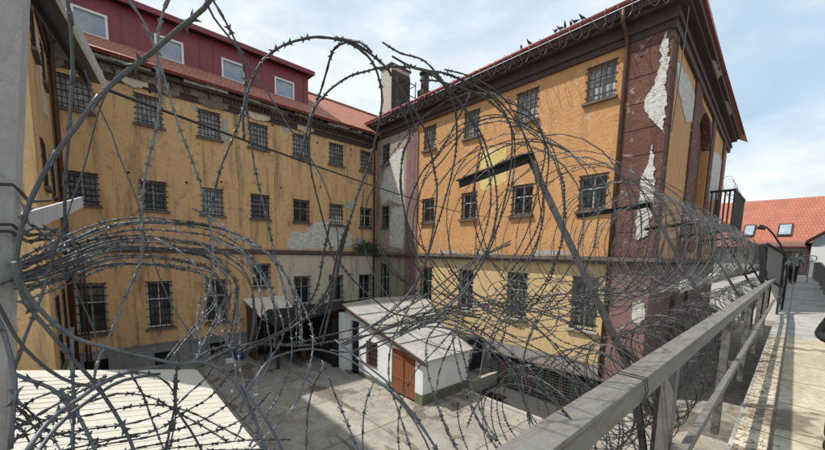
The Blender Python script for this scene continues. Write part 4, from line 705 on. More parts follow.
# white profiled roof bottom left
wr = thing('low_building', 'low building with big off-white profiled roof, bottom left behind the wire', 'building', (.4, 8, GZ))
m = MB(); m.add([(-1.9, 12.3, -2.93), (1.98, 11.75, -3.58), (1.98, 3.2, -3.58), (-1.9, 3.2, -2.93)]+[(-1.9, 12.3, -3.0), (1.98, 11.75, -3.65), (1.98, 3.2, -3.65), (-1.9, 3.2, -3.0)], [(0,1,2,3),(7,6,5,4),(0,4,5,1),(1,5,6,2),(2,6,7,3),(3,7,4,0)])
m.build('roof', M['whiteroof'], wr)
m = MB()
for k in range(28):
    y = 3.3 + k*.305; m.bar((-1.88, y, -2.925), (1.97, y, -3.578), .03, .010)
m.build('roof_rib', M['whiteroof'], wr)
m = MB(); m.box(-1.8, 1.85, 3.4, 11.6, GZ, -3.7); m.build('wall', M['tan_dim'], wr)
# security lattice by the sunlit wall
lf = thing('lattice_cage', 'long dark steel lattice cage along the foot of the orange wall', 'cage', (14.4, 7.5, -6.45))
m = MB(); y = 4.6
while y <= 10.05: m.bar((14.5, y, -6.44), (14.5, y, -4.85), .025, .025); y += .14
z = -6.4
while z < -4.8: m.bar((14.478, 4.55, z), (14.478, 10.05, z), .02, .03); z += .13
m.build('lattice', M['arm_steel'], lf)
m = MB()
cc = M['blackbox']
m.box(14.6, 14.79, 4.55, 10.05, -6.44, -4.83); bd = m.build('dark_backing', M['blackbox'], lf)
m = MB(); m2 = MB()
for k in range(11):
    y = 4.7 + k*.49; m = MB(); m.box(14.56, 14.59, y, y+.30, -6.3+random.uniform(0,.3), -5.0-random.uniform(0,.3))
    m.build('backing_panel', M['green_boards' if k % 3 else 'red_boards'], lf)
m = MB(); m.box(14.36, 14.56, 4.5, 10.1, -4.82, -4.76); m.build('top_plate', M['ledge'], lf)
m = MB(); m.box(12.1, 13.5, 8.3, 9.25, -6.44, -6.40)
for k in range(12): m.box(12.15+k*.11, 12.2+k*.11, 8.35, 9.2, -6.40, -6.385)
tag(m.build('drain_grate', M['iron'], loc=(12.8,8.8,-6.44)), 'black grate lying on the sunken strip by the shed', 'grate')
# blue tub and odds
tb = thing('tub', 'small blue plastic tub at the foot of the ochre wall', 'tub', (5.35, 19.9, GZ))
m = MB(); m.tube([(5.35,19.9,GZ),(5.35,19.9,GZ+.42)], .2, 14, taper=1.25); m.build('body', M['blue'], tb, smooth=False)
m = MB(); m.tube([(5.35,19.9,GZ+.42),(5.35,19.9,GZ+.45)], .28, 14); m.build('rim', M['blue'], tb)
m = MB(); m.box(4.6, 5.0, 19.4, 19.7, GZ, GZ+.16); m.box(4.64, 4.96, 19.44, 19.66, GZ+.16, GZ+.2)
tag(m.build('crate', M['white_paint'], loc=(4.8,19.5,GZ)), 'flat whitish box on the yard beside the blue tub', 'box')
m = MB()
for k in range(6):
    x = 7.2+random.uniform(0,1.2); y = 17.2+random.uniform(0,1.4); s = random.uniform(.12,.3); z1 = GZ+random.uniform(.3,.7)
    m.box(x, x+s, y, y+s*1.3, GZ, z1)
tag(m.build('junk_pile', simple('brown_junk', (.10,.05,.03), .8, 0, .5, 5), loc=(7.8,18,GZ)), 'brown clutter stacked in the shade beneath the canopy', 'clutter')
# ivy tuft on the string course in the corner
m = MB(); rnd = random.Random(4)
for k in range(900):
    x = 13.9 + rnd.gauss(0, .5); y = 20.15 - abs(rnd.gauss(0, .12)); z = .1 + abs(rnd.gauss(0, .28))
    if x > 14.7: y -= (x-14.7)*1.0; x = 14.75 - rnd.random()*.12
    s = .05; a = rnd.random()*6.28; dx, dz = math.cos(a)*s, math.sin(a)*s
    m.add([(x-dx,y,z-dz),(x+dz,y-.03,z-dx),(x+dx,y,z+dz),(x-dz,y+.02,z+dx)], [(0,1,2,3)])
tag(m.build('ledge_plant', M['leaf'], loc=(13.9,20.1,.07)), 'dark green weed tuft growing on the ledge in the building corner', 'plant')

# ------------------------------------------------------------------ far houses
fh = thing('house', 'far house with long orange tiled roof, two skylights and white wall at walkway end', 'house', (48, 0, -1))
m = MB(); m.prism([(43.3, 6.4, 1.35), (43.3, -14, 1.35), (50, -14, 6.15), (50, 6.4, 6.15)], (.1, 0, -.18)); rf = m.build('roof', M['tile_y'], fh)
m = MB(); m.prism([(50.1, 6.4, 6.15), (50.1, -14, 6.15), (57, -14, 1.4), (57, 6.4, 1.4)], (0, 0, -.18)); m.build('rear_roof', M['tile_y'], fh)
def rq(y0, y1, t0, t1, o): 
    f = lambda t: (43.3+6.7*t-o*.6, 1.35+4.8*t+o*.8)
    a, b = f(t0), f(t1); return [(a[0],y0,a[1]),(a[0],y1,a[1]),(b[0],y1,b[1]),(b[0],y0,b[1])]
for y0, y1 in ((1.3, .6), (3.55, 2.95)):
    m = MB(); m.prism(rq(y0+.1, y1-.1, .18, .42, .03), (-.06, 0, .08)); sk = m.build('skylight', M['dark_metal'], rf)
    m = MB(); m.prism(rq(y0, y1, .205, .395, .13), (-.01, 0, .012)); m.build('skylight_pane', M['pane_sky'], sk)
m = MB(); 
wall(lambda a,b,o=0:(44.0-o,a,b), -14, 6.2, -9, 1.4, [(.75, -.0+0, -1, 1.0)] and [(-.25, .8, -1.0, .95), (-3.6,-2.4,-.2,.8)], .2, m); m.box(44.3, 56, -13.8, 6.2, -9, 1.5); m.build('wall', M['far_white'], fh)
m = MB(); m.box(44.12, 44.2, -.25, .8, -1.0, .95); m.build('door', M['pane_pale'], fh)
m = MB(); m.box(44.05, 44.1, .22, .30, -1.0, .95); m.box(44.05, 44.1, -.25, .8, -.05, .03); m.build('door_frame', M['white_frame'], fh)
m = MB(); m.box(44.12, 44.2, -3.6, -2.4, -.2, .8); m.build('window', M['pane_dark'], fh)
m = MB(); m.prism([(41.2, 3.1, 1.30), (41.2, -1.0, 1.30), (43.9, -1.0, 1.75), (43.9, 3.1, 1.75)], (0, 0, -.1)); m.build('porch_roof', simple('brown_red_sheet', (.16,.075,.055), .8, 0, .3, 2), fh)
m = MB(); m.bar((41.4, 2.9, -1), (41.4, 2.9, 1.25), .14, .14); m.build('porch_post', M['brown_trim'], fh); m = MB(); m.bar((41.4, -.6, -1), (41.4, -.6, 1.25), .35, .35); m.build('porch_post', M['brown_trim'], fh)
gh = thing('gabled_house', 'pale teal gabled house with white lower wall at the right edge', 'house', (38, -6, -1))
m = MB(); m.add([(38.5,-.65,-9),(38.5,-9,-9),(38.5,-9,1.6),(38.5,-.65,1.6),(38.5,-4.8,5.1)], [(0,1,2,3),(3,2,4)]); m.quad((38.5,-.65,-9),(43,-.65,-9),(43,-.65,1.6),(38.5,-.65,1.6)); m.build('gable_wall', M['teal'], gh)
m = MB(); m.box(38.4, 38.49, -9, -.62, -9, 1.15); m.build('lower_wall', M['far_white'], gh)
m = MB(); m.prism([(38.2,-.3,1.45),(43,-.3,1.45),(43,-4.8,5.2),(38.2,-4.8,5.2)], (0,0,.14)); m.prism([(38.2,-9.3,1.45),(43,-9.3,1.45),(43,-4.8,5.2),(38.2,-4.8,5.2)], (0,0,.14)); m.build('roof', M['dark_metal'], gh)
m = MB(); m.box(38.36, 38.4, -2.2, -1.5, -1.0, .1); m.build('window', M['pane_dark'], gh)
# balcony cage at the end of the gable
bc = thing('balcony', 'dark slatted balcony cage on the far end of the gable wall', 'balcony', (29, 3.4, 2.2))
m = MB()
m.box(27.2, 32.6, 2.75, 3.85, 2.0, 2.12); m.bar((27.2,2.75,4.05),(32.6,2.75,4.05),.12,.14); m.bar((27.2,2.75,4.05),(27.2,3.85,4.05),.1,.12); m.build('frame', M['dark_metal'], bc)
m = MB(); x = 27.2
while x < 32.6: m.bar((x,2.75,2.12),(x,2.75,4.0),.10,.05); x += .26
y = 2.75
while y < 3.85: m.bar((27.2,y,2.12),(27.2,y,4.0),.06,.08); y += .2
m.build('slat', simple('grey_brown_slats', (.10,.085,.075), .8, 0, .5, 9), bc)

# ------------------------------------------------------------------ walkway rails
def rail(name, label, y, x0, x1, posts, floor, top_h, low_h, w=.13):
    t = thing(name, label, 'railing', (x0, y, floor(x0)))
    return t
fl = lambda x: -1.892 if x < 16 else (-1.892 + (x-16)*.0573 if x < 30 else -1.09)
rl = thing('guard_rail', 'weathered grey steel guard rail close to the viewer, holding back the coils', 'railing', (5, .5, -1.9))
m = MB(); m.box(-1.5, 17.2, .455, .575, -.625, -.60); m.box(-1.5, 17.2, .455, .467, -.72, -.626); m.box(-1.5, 17.2, .563, .575, -.72, -.626); m.build('top_rail', M['steel'], rl, bevel=.004)
m = MB(); m.box(-1.5, 17.2, .372, .422, -1.36, -1.28); m.build('lower_rail', M['steel'], rl, bevel=.004)
for x in (-.1, 2.95, 6.0, 9.05, 12.1, 15.15):
    m = MB(); m.box(x-.05, x+.05, .478, .56, -2.3, -.626); m.box(x-.04, x+.0, .380, .4779, -1.352, -1.29); m.build('post', M['post_steel'], rl, bevel=.004)
m = MB()
for x in (1.98, 2.02): m.tube([(x,.45,-.596),(x,.58,-.596),(x,.59,-.66),(x+.03,.58,-.73),(x,.45,-.73),(x,.44,-.66),(x,.45,-.596)], .003, 5)
m.build('tie_wire', M['wire_dark'], rl)
rr = thing('guard_rail', 'long baluster railing along the right side of the walkway beside the walking man', 'railing', (25, -.97, -1.5))
def ry(x): return -.97 if x < 24 else -.97 + (x-24)*.012
for z0, w, nm in ((1.10, .07, 'top_rail'), (.16, .05, 'lower_rail')):
    m = MB(); xs = [13, 16, 20, 25, 30, 36]
    for a, b in zip(xs[:-1], xs[1:]): m.bar((a, ry(a), fl(a)+z0), (b, ry(b), fl(b)+z0), w, w)
    m.build(nm, M['steel'], rr)
m = MB(); x = 13
while x < 36: m.bar((x, ry(x), fl(x)+.16), (x, ry(x), fl(x)+1.1), .035, .035); x += .22
o = m.build('baluster', M['post_steel'], rr); o['kind'] = 'stuff'
m = MB(); x = 13
while x < 36.5: m = MB(); m.bar((x, ry(x)-.02, fl(x)-.1), (x, ry(x)-.02, fl(x)+1.12), .09, .09); m.build('post', M['post_steel'], rr); x += 1.9
l2 = thing('guard_rail', 'farther left railing of the sloping walkway past the grey gate', 'railing', (25, .3, -1.5))
for z0 in (1.05, .55):
    m = MB()
    for a, b in ((17.6, 24), (24, 30), (30, 38)): m.bar((a, .30, fl(a)+z0), (b, .30, fl(b)+z0), .06, .06)
    m.build('rail_bar', M['steel'], l2)
m = MB()
for x in (18, 20.5, 23, 25.5, 28, 30.5, 33, 36): m = MB(); m.bar((x, .30, fl(x)-.1), (x, .30, fl(x)+1.08), .07, .07); m.build('post', M['post_steel'], l2)
# gate leaf + lamp arm + hoop
gt = thing('gate', 'grey sheet metal gate leaf standing open at the end of the near rail', 'gate', (17, .4, -1.6))
m = MB(); m.prism([(17.0,.70,-.55),(17.6,.27,-.85),(17.6,.30,.28),(17.1,.74,.62)], (.03,.03,0)); m.build('sheet', M['steel'], gt)
m = MB()
P4 = [(16.98,.70,-.55),(17.58,.27,-.85),(17.58,.30,.28),(17.08,.74,.62)]
for i in range(4): m.bar(P4[i], P4[(i+1)%4], .06, .06)
m.bar((17.0,.72,-1.8),(17.0,.72,-.5),.1,.1); m.bar((17.0,.72,-.5),(17.05,.86,.6),.16,.16); m.build('frame', M['iron'], gt)
hr = MB(); hr.tube([(16.6,.52,-.62),(17.2,.45,-.58),(17.8,.38,-.42),(18.3,.30,-.15),(18.6,.22,.05),(18.8,.1,.02),(18.9,.05,-.2),(18.9,.05,-.8)], .024, 8)
tag(hr.build('handrail', M['wire_light'], loc=(17.6,.4,-.9), smooth=True), 'curved pale handrail pipe rising past the open gate', 'handrail')
lp = thing('lamp', 'small lamp on a thin curved dark pole leaning over the gate', 'lamp', (18.6, .2, -1.7))
m = MB(); m.tube([(18.6,.2,-1.75),(18.6,.18,-.5),(18.6,.26,.15),(18.5,.45,.62),(18.4,.66,1.0),(18.3,.84,1.24),(18.2,.96,1.30)], .03, 7); m.build('pole', M['dark_metal'], lp, smooth=True)
m = MB(); m.tube([(18.2,.96,1.34),(18.2,1.0,1.18)], .07, 10, taper=1.9); m.build('lamp_head', M['arm_steel'], lp, smooth=True)
hp = MB(); n = 24
pts = [(29, -.48+.24*math.copysign(abs(math.cos(t))**.6, math.cos(t)), .23+.15*math.copysign(abs(math.sin(t))**.6, math.sin(t))) for t in [2*math.pi*k/n for k in range(n+1)]]
hp.tube(pts, .022, 6, cap=False); hp.bar((29,-.48,.08),(29,-.48,-1.1),.04,.04)
tag(hp.build('hoop_barrier', M['wire_light'], loc=(29,-.48,-1.1)), 'pale rounded hoop frame on a stalk right of the walking man', 'frame')
bx = MB(); bx.box(16.2, 16.45, .60, .80, -.58, -.30); bx.box(16.24, 16.41, .64, .76, -.30, -.2)
tag(bx.build('switch_box', M['iron'], loc=(16.3,.7,-.58)), 'black box clipped on the near rail below the gate', 'box')

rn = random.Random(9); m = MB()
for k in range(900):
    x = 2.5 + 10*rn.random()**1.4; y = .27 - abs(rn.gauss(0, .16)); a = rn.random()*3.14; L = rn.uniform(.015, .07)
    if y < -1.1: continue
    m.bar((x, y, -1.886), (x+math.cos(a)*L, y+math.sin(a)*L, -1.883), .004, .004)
tag(kind(m.build('litter_and_wire_shadow', simple('straw_and_shadow', (.22,.15,.08), .9, 0, .5, 20), loc=(5, .1, -1.89)), 'stuff'), 'dry straw, dirt and drawn wire shadows scattered along the left edge of the walkway', 'litter')  # bars are straw and also stand for thin wire shadows on the deck
rn = random.Random(19); m = MB()
for k in range(420):
    cxy = [(3.2,12.5),(6.5,15.5),(9.9,8.4),(10.8,7.0),(8.2,11.5),(5.5,18.8)][k % 6]; x = cxy[0]+rn.gauss(0,.55); y = cxy[1]+rn.gauss(0,.55); s_ = rn.uniform(.015, .05)
    if x > 11.2 or (x > 8.95 and y > 9.1): continue
    m.box(x, x+s_, y, y+s_*rn.uniform(.6,1.6), GZ, GZ+s_*.5)
tag(kind(m.build('rubble_crumbs', M['rubble'], loc=(7, 12, GZ)), 'stuff'), 'small crumbs of mortar and dirt strewn over the courtyard slabs', 'rubble')

# ------------------------------------------------------------------ barbed-wire brackets
lab = ['nearest leaning steel bracket with dark horizontal arm over the orange wall', 'second leaning bracket crossing the maroon pilaster', 'third leaning bracket before the gable wall', 'fourth leaning bracket deep inside the far coils', 'fifth leaning bracket farthest along the rail']
def bracket(x, tip_y, i):
    t = thing('fence_bracket', lab[i], 'bracket', (x, .7, -1.9), 'angle iron brackets carrying the coils')
    b0 = V(x, .72, -1.35); top = V(x, 2.02, 1.035); tip = V(x, tip_y, .90 + .012*(i > 0))
    d = (top-b0).normalized(); nrm = V(0, d.z, -d.y)
    m = MB(); m.bar(b0, top, .012, .062, up=nrm); m.bar(b0 + V(-.03,0,0) - nrm*.031, top + V(-.03,0,0) - nrm*.031, .06, .010, up=nrm); m.build('post', M['arm_steel'], t)
    m = MB(); m.bar(top + V(0,-.05,.02), tip, .012, .09); m.bar(top + V(-.035,-.05,.062), tip + V(-.035,0,.042), .07, .012); m.build('arm', M['arm_dark'], t)
    m = MB(); m.bar((x, .66, -2.2), (x, .66, -.95), .1, .07); m.bar((x, .70, -1.0), b0+d*.62, .05, .05); m.bar((x,.7,-1.95), b0+d*.3, .05,.05); m.build('foot', M['arm_dark'], t)
    return t
for i, (x, ty) in enumerate(((3.49, 3.0), (8.0, 3.4), (12.6, 3.25), (17.1, 3.2), (21.6, 3.2))): bracket(x, ty, i)

# ------------------------------------------------------------------ near concrete post and its arms, left
cp = thing('concrete_post', 'rough leaning concrete fence post filling the left edge', 'post', (-.24, 1.2, -1.9))
m = MB()
def prow(z):
    t = (z + .456)/.99; xr = -.189 + .097*t; return xr
ring = lambda z: [(prow(z)-.13, 1.16, z), (prow(z)-.030, 1.16, z), (prow(z), 1.20, z), (prow(z)+.0, 1.30, z), (prow(z)-.13, 1.30, z)]
zs = [-2.4 + k*.12 for k in range(30)]; vs = []
for z in zs: vs += ring(z)
n = 5; fs = [(i*n+k, i*n+(k+1)%n, (i+1)*n+(k+1)%n, (i+1)*n+k) for i in range(len(zs)-1) for k in range(n)] + [tuple(range(n))[::-1], tuple(range((len(zs)-1)*n, len(zs)*n))]
m.add(vs, fs); m.build('shaft', M['concrete_post'], cp)
m = MB()
for z in (.02,.035,.12): m.tube([p for p in [(prow(z)-.14,1.15,z),(prow(z)+.004,1.15,z+.01),(prow(z)+.01,1.2,z),(prow(z)+.01,1.31,z-.01),(prow(z)+.05,1.32,z)]], .004, 6)
m.build('wire_wrap', M['wire_dark'], cp)
a1 = thing('support_arm', 'long angle iron arm reaching down from the top left corner', 'bracket', (-.06, 1.35, .66))
A, B = V(-.075, 1.30, .72), V(.082, 2.469, .811)
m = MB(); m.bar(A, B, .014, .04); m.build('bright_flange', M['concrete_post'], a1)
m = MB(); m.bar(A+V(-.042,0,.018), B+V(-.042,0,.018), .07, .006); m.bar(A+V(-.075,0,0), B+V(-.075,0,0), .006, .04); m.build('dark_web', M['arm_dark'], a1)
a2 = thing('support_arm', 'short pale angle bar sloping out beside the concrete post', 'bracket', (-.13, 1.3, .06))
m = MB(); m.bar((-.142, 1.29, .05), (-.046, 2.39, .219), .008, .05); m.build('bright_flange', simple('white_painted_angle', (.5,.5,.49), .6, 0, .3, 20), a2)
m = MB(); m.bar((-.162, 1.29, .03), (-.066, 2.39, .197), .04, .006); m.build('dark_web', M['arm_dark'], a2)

# ------------------------------------------------------------------ cables
def sag(a, b, s, n=16): a, b = V(*a), V(*b); return [a.lerp(b, k/n) - V(0, 0, s*4*(k/n)*(1-k/n)) for k in range(n+1)]
m = MB(); m.tube(sag((.09, 2.45, .80), (RX-.05, 9.6, 1.9), .25, 30), .009, 5); tag(m.build('cable', M['iron'], loc=(.09,2.45,.8)), 'thin black cable slung across the courtyard from arm tip to orange wall', 'cable')

# ------------------------------------------------------------------ razor wire
def catmull(P, step):
    P = [Vector(p) for p in P]; Q = [2*P[0]-P[1]] + P + [2*P[-1]-P[-2]]; out = []
    for i in range(1, len(Q)-2):
        p0, p1, p2, p3 = Q[i-1:i+3]; n = max(2, int((p2-p1).length/step))
        for k in range(n):
            t = k/n; out.append(.5*((2*p1) + (p2-p0)*t + (2*p0-5*p1+4*p2-p3)*t*t + (3*p1-p0-3*p2+p3)*t**3))
    out.append(P[-1]); return out
def barbs(mb, path, rnd, sp=.05, sz=1.0, fine=True):
    acc = rnd.uniform(0, sp)
    for i in range(len(path)-1):
        a, b = path[i], path[i+1]; L = (b-a).length
        if L < 1e-6: continue
        t = (b-a)/L
        while acc < L:
            p = a + t*acc; acc += sp*rnd.uniform(.85, 1.15)
            n = t.cross(V(rnd.uniform(-1,1), rnd.uniform(-1,1), rnd.uniform(-1,1)))
            if n.length < .05: continue
            n.normalize(); q = t.cross(n); j = lambda: rnd.uniform(.8, 1.2)
            w = .0035*sz
            for sx in (-1, 1):
                for sn in (-1, 1):
                    tip = p + t*(sx*.021*sz*j()) + n*(sn*.0155*sz*j()) + q*(rnd.uniform(-.003,.003)*sz)
                    b0 = p - t*(sx*.001*sz); b1 = p + t*(sx*.0175*sz) + n*(sn*.0045*sz)
                    if fine: mb.add([b0 + q*.0022, b0 - q*.0022, b1, tip, b1 + n*(sn*.001)], [(0,2,3),(2,1,3),(1,0,3)])
                    else: mb.add([b0 - t*(sx*.002), b1, tip], [(0,1,2)])
            if fine:
                c = [p + t*(s*.016*sz) + n*(u*.0062*sz) + q*(v*.0062*sz) for s in (-1,1) for u, v in ((-1,0),(0,-1),(1,0),(0,1))]
                mb.add(c, [(0,1,5,4),(1,2,6,5),(2,3,7,6),(3,0,4,7),(3,2,1,0),(4,5,6,7)])
        acc -= L
COIL = {
 'A': ('wire', 'thick blue-grey razor wire loop sweeping past the concrete post and over the white roof'),
 'B': ('wire', 'razor wire loops falling from the top between the dormer windows'),
 'C': ('wire_dark', 'tall dark razor wire loops arching against the sky before the chimney'),
 'D': ('wire_dark', 'dark barbed loops crossing the orange wall left of the nearest bracket'),
 'E': ('wire', 'fan of parallel razor wires arching from the concrete post across the ochre ground floor'),
 'F': ('wire_dark', 'nested low razor wire arcs spread above the off-white roof'),
 'H': ('wire', 'thin crossing wire strands hanging in front of the barred upper left windows'),
 'I': ('wire_light', 'bright barbed strands hanging between first and second window columns'),
 'J': ('wire_dark', 'thick dark tangle of razor wire meeting above the shed and lean-to'),
 'K': ('wire_dark', 'dark barbed arcs curving over the sunken strip toward the rail'),
 'L': ('wire', 'smooth thick wire arch low over the yard at bottom centre'),
 'M': ('wire_dark', 'drooping barbed strands hanging across the orange shed door and roof'),
 'N': ('wire_light', 'bright curved barbed strands hanging across the canopy and shaded yard'),
}
PHOTO_GROUP = 'razor wire coils hung along the walkway'
rnd = random.Random(5)
for gk, (mt, lb) in COIL.items():
    mb = MB(); ext = []
    for kd, r, P in WIRES[gk]:
        ext.append((kd, r, P))
        nd = {'E': 1, 'J': 1, 'K': 1, 'D': 1}.get(gk, 0)
        for q in range(nd):
            o1 = [rnd.gauss(0, .011 if gk in 'EA' else .022) for _ in range(3)]; ph = rnd.uniform(0, 6.28); am = rnd.uniform(.004, .014 if gk in 'EA' else .03)
            ext.append((1 if rnd.random() < .75 else 0, r*.85, [(a + o1[0] + am*math.sin(.8*i+ph), b + o1[1] + am*math.sin(.6*i+ph*2), c + o1[2] + am*math.cos(.7*i+ph)) for i, (a, b, c) in enumerate(P)]))
    for kd, r, P in ext:
        path = catmull(P, .025)
        mb.tube(path, r*(.6 if gk in 'CDJ' else .55 if gk == 'A' else .48), 6)
        d = sum((p.length for p in path))/len(path)
        if kd == 1: barbs(mb, path, rnd, .047, .66*(r/.006)**.4)
        elif kd == 2: barbs(mb, path, rnd, .10, .7)
    o = mb.build('razor_wire_coil', M[mt], loc=WIRES[gk][0][2][0], smooth=False); tag(o, lb, 'razor wire', PHOTO_GROUP)
    for p in o.data.polygons:
        if len(p.vertices) == 4: p.use_smooth = True
def helix(x0, x1, cy, cz, r, pitch, hand=1, ph=0, jit=.05, seed=0, sy=1, sz=1, flat=0, lean=.35):
    rn = random.Random(seed); turns = (x1-x0)/pitch; n = int(turns*26); out = []
    c1, c2, c3 = [rn.uniform(0, 6.28) for _ in range(3)]
    rj = [rn.uniform(1-jit*1.6, 1+jit) for _ in range(int(turns)+3)]; oj = [(rn.uniform(-jit, jit)*r, rn.uniform(-jit, jit)*r) for _ in rj]
    for i in range(n+1):
        t = i/26; k = int(t); f = t-k; f = f*f*(3-2*f)
        rr = r*(rj[k]*(1-f)+rj[k+1]*f); oy = oj[k][0]*(1-f)+oj[k+1][0]*f; oz = oj[k][1]*(1-f)+oj[k+1][1]*f
        a = hand*2*math.pi*t + ph
        x = x0 + pitch*t + .06*math.sin(2.3*a+c1)*r + lean*r*math.sin(a)*hand*.3
        out.append(V(x, cy + oy + rr*sy*math.cos(a), cz + oz + rr*sz*math.sin(a)))
    return out
def coil(label, mat, parts, r=.0042):
    mb = MB(); rn = random.Random(len(label))
    for (x0, x1, cy, cz, rad, pitch, seed, kw) in parts:
        for hand, ph in ((1, 0), (-1, .4)):
            p = helix(x0, x1, cy, cz, rad, pitch, hand, ph, seed=seed*7+hand, **kw)
            near = [q for q in p if q.x < 9]; far = [q for q in p if q.x >= 8.8]
            if len(near) > 2: mb.tube(near, r, 5, cap=False); barbs(mb, near, rn, .052, .95, False)
            if len(far) > 2: mb.tube(far, r*1.1, 4, cap=False); barbs(mb, far, rn, .09, 1.35, False)
    o = mb.build('razor_wire_coil', M[mat], loc=(parts[0][0], parts[0][2], parts[0][3])); tag(o, label, 'razor wire', PHOTO_GROUP)
coil('big dark upper razor wire coil resting on the nearest bracket', 'wire_dark', [(1.9, 6.4, 1.85, .24, .88, .55, 3, {'jit': .09})])
coil('dense silvery razor wire coil beyond the second bracket, up to the gate', 'wire_mid', [(6.3, 10.5, 1.85, .22, .88, .34, 4, {'jit': .08}), (10.5, 17.5, 1.85, .22, .88, .34, 7, {'jit': .08}), (17.5, 30, 1.85, .15, .8, .42, 5, {})])
coil('lower coil of dark razor wire squeezed between guard rail and brackets', 'wire_dark', [(1.9, 9.0, 1.08, -1.2, .42, .26, 6, {'jit': .12}), (2.4, 9.0, 1.0, -1.75, .34, .34, 16, {'jit': .15})])
coil('lower silvery razor wire coil pressed against the rail farther along', 'wire_mid', [(9.0, 22, 1.1, -1.15, .42, .42, 8, {'jit': .12})])
coil('sagging flat razor wire tangle below the upper coil', 'wire_dark', [(2.2, 12, 2.2, -.62, .55, .85, 9, {'sz': .55, 'jit': .15})])
def small_coil(label, fm, a0, a1, z, o, r, pitch, mat='wire_light', wr=.006):
    mb = MB(); n = int(abs(a1-a0)/pitch*14); P = []
    rn = random.Random(int(a0*10))
    for i in range(n+1):
        t = i/n; a = 2*math.pi*i/14; rr = r*(1+.12*math.sin(i*.21))
        P.append(Vector(fm(a0+(a1-a0)*t + .25*r*math.sin(a*.5), z + rr*math.sin(a), o + rr*math.cos(a)*.8)))
    mb.tube(P, wr, 4, cap=False); barbs(mb, P, rn, .3, 1.4, False)
    o_ = mb.build('razor_wire_coil', M[mat], loc=tuple(P[0])); tag(o_, label, 'razor wire', PHOTO_GROUP)
small_coil('thin razor wire coil strung along the eave of the sunlit orange wing', mR, 3.3, 19.5, 8.60, .80, .30, .42, 'wire_light', .009)
small_coil('thin faint razor wire coil standing on the ledge of the orange wall', mR, 3.6, 20.0, .33, .15, .26, .36, 'wire', .005)
small_coil('thin razor wire coil under the eave above the camera-facing wing cornice', mL, 3.5, 14.2, 7.75, .55, .16, .40, 'wire', .005)
small_coil('thin coil dangling from the balcony cage corner', mG, 26.5, 32.5, 4.4, .8, .35, .9, 'wire_light', .012)
small_coil('tangled wire under the eave of the narrow left wing', mW, 13.6, 19.5, 7.7, .5, .35, .35, 'wire', .01)

# white scraps caught under the coils
def scrap(label, cen, sx, sz, seed):
    rn = random.Random(seed); n = 9; vs = []
    for i in range(n):
        for j in range(n):
            u, v = i/(n-1)-.5, j/(n-1)-.5
            vs.append((cen[0]+u*sx, cen[1]+.05*math.sin(7*u+seed)+.04*math.sin(9*v)+rn.uniform(-.035,.035), cen[2]+v*sz+.05*math.sin(8*u)+rn.uniform(-.02,.02)))
    mb = MB(); mb.add(vs, [(i*n+j, (i+1)*n+j, (i+1)*n+j+1, i*n+j+1) for i in range(n-1) for j in range(n-1)])
    o = mb.build('plastic_sheet', M['white_sheet'], loc=cen, smooth=True); tag(o, label, 'sheet', 'white scraps caught in the coils')
    s = o.modifiers.new('Solidify', 'SOLIDIFY'); s.thickness = .004
scrap('crumpled white plastic sheet caught below the second bracket', (9.2, 1.55, -.55), .6, .2, 1)
scrap('white torn sheet lying beyond the third bracket', (13.5, 1.6, -.5), 1.0, .2, 4)

# ------------------------------------------------------------------ pigeons
def pigeon():
    m = MB(); prof = [(-.19,.012),(-.10,.035),(-.02,.065),(.06,.07),(.11,.05),(.135,.034),(.15,.04),(.17,.036),(.19,.012)]
    n = 8; vs = []
    for i, (x, r) in enumerate(prof):
        zc = .10 + (.02 if x < .06 else .02 + (x-.06)*1.0)
        vs += [(x, r*math.cos(2*math.pi*k/n)*.8, zc + r*math.sin(2*math.pi*k/n)) for k in range(n)]
    m.add(vs, [(i*n+k, i*n+(k+1)%n, (i+1)*n+(k+1)%n, (i+1)*n+k) for i in range(len(prof)-1) for k in range(n)] + [tuple(range(n))[::-1]])
    for s in (-1, 1): m.bar((.03, s*.025, .0), (.02, s*.025, .08), .01, .01)
    m.bar((.19, 0, .24), (.215, 0, .232), .008, .008)
    return m
pl_ = ['pigeon alone at the left end of the row on the orange wing gutter','second pigeon from the left, close beside the first on the gutter','pigeon at the left end of the main group on the gutter','pigeon second in the main group on the gutter','pigeon third in the main group on the gutter','pigeon fourth in the main group on the gutter','pigeon fifth in the main group on the gutter','pigeon at the right end of the group, perched highest','pigeon by the red downpipe head']
for i, y in enumerate((8.95, 8.55, 7.4, 7.2, 7.02, 6.8, 6.62, 6.35, 4.6)):
    m = pigeon(); a = [0.4, 2.8, 1.2, 2.0, 3.4, .2, 1.7, 2.6, 1][i]; base = V(14.2, y, 8.985); rot = Matrix.Rotation(a, 3, 'Z')
    m.v = [tuple(rot @ Vector(v)*.85 + base) for v in m.v]
    tag(m.build('pigeon', M['pigeon'], loc=tuple(base), smooth=True), pl_[i], 'pigeon', 'pigeons perched on the orange wing gutter')

# ------------------------------------------------------------------ people
def skinmesh(name, joints, edges, mat, parent, sub=2, root=0):
    off = Vector(OFF[parent.name])
    me = bpy.data.meshes.new(name); me.from_pydata([tuple(Vector(j[0])) for j in joints], edges, [])
    o = bpy.data.objects.new(name, me); C.objects.link(o)
    md = o.modifiers.new('Skin', 'SKIN'); md.use_smooth_shade = True
    for i, j in enumerate(joints):
        sv = me.skin_vertices[0].data[i]; sv.radius = (j[1], j[2] if len(j) > 2 else j[1]); sv.use_root = (i == root)
    s = o.modifiers.new('Sub', 'SUBSURF'); s.levels = sub; s.render_levels = sub
    dg = bpy.context.evaluated_depsgraph_get(); nm = bpy.data.meshes.new_from_object(o.evaluated_get(dg))
    bpy.data.objects.remove(o); nm.name = name; nm.materials.clear(); nm.materials.append(mat)
    for p in nm.polygons: p.use_smooth = True
    q = bpy.data.objects.new(name, nm); C.objects.link(q); q.parent = parent; OFF[q.name] = tuple(off); return q
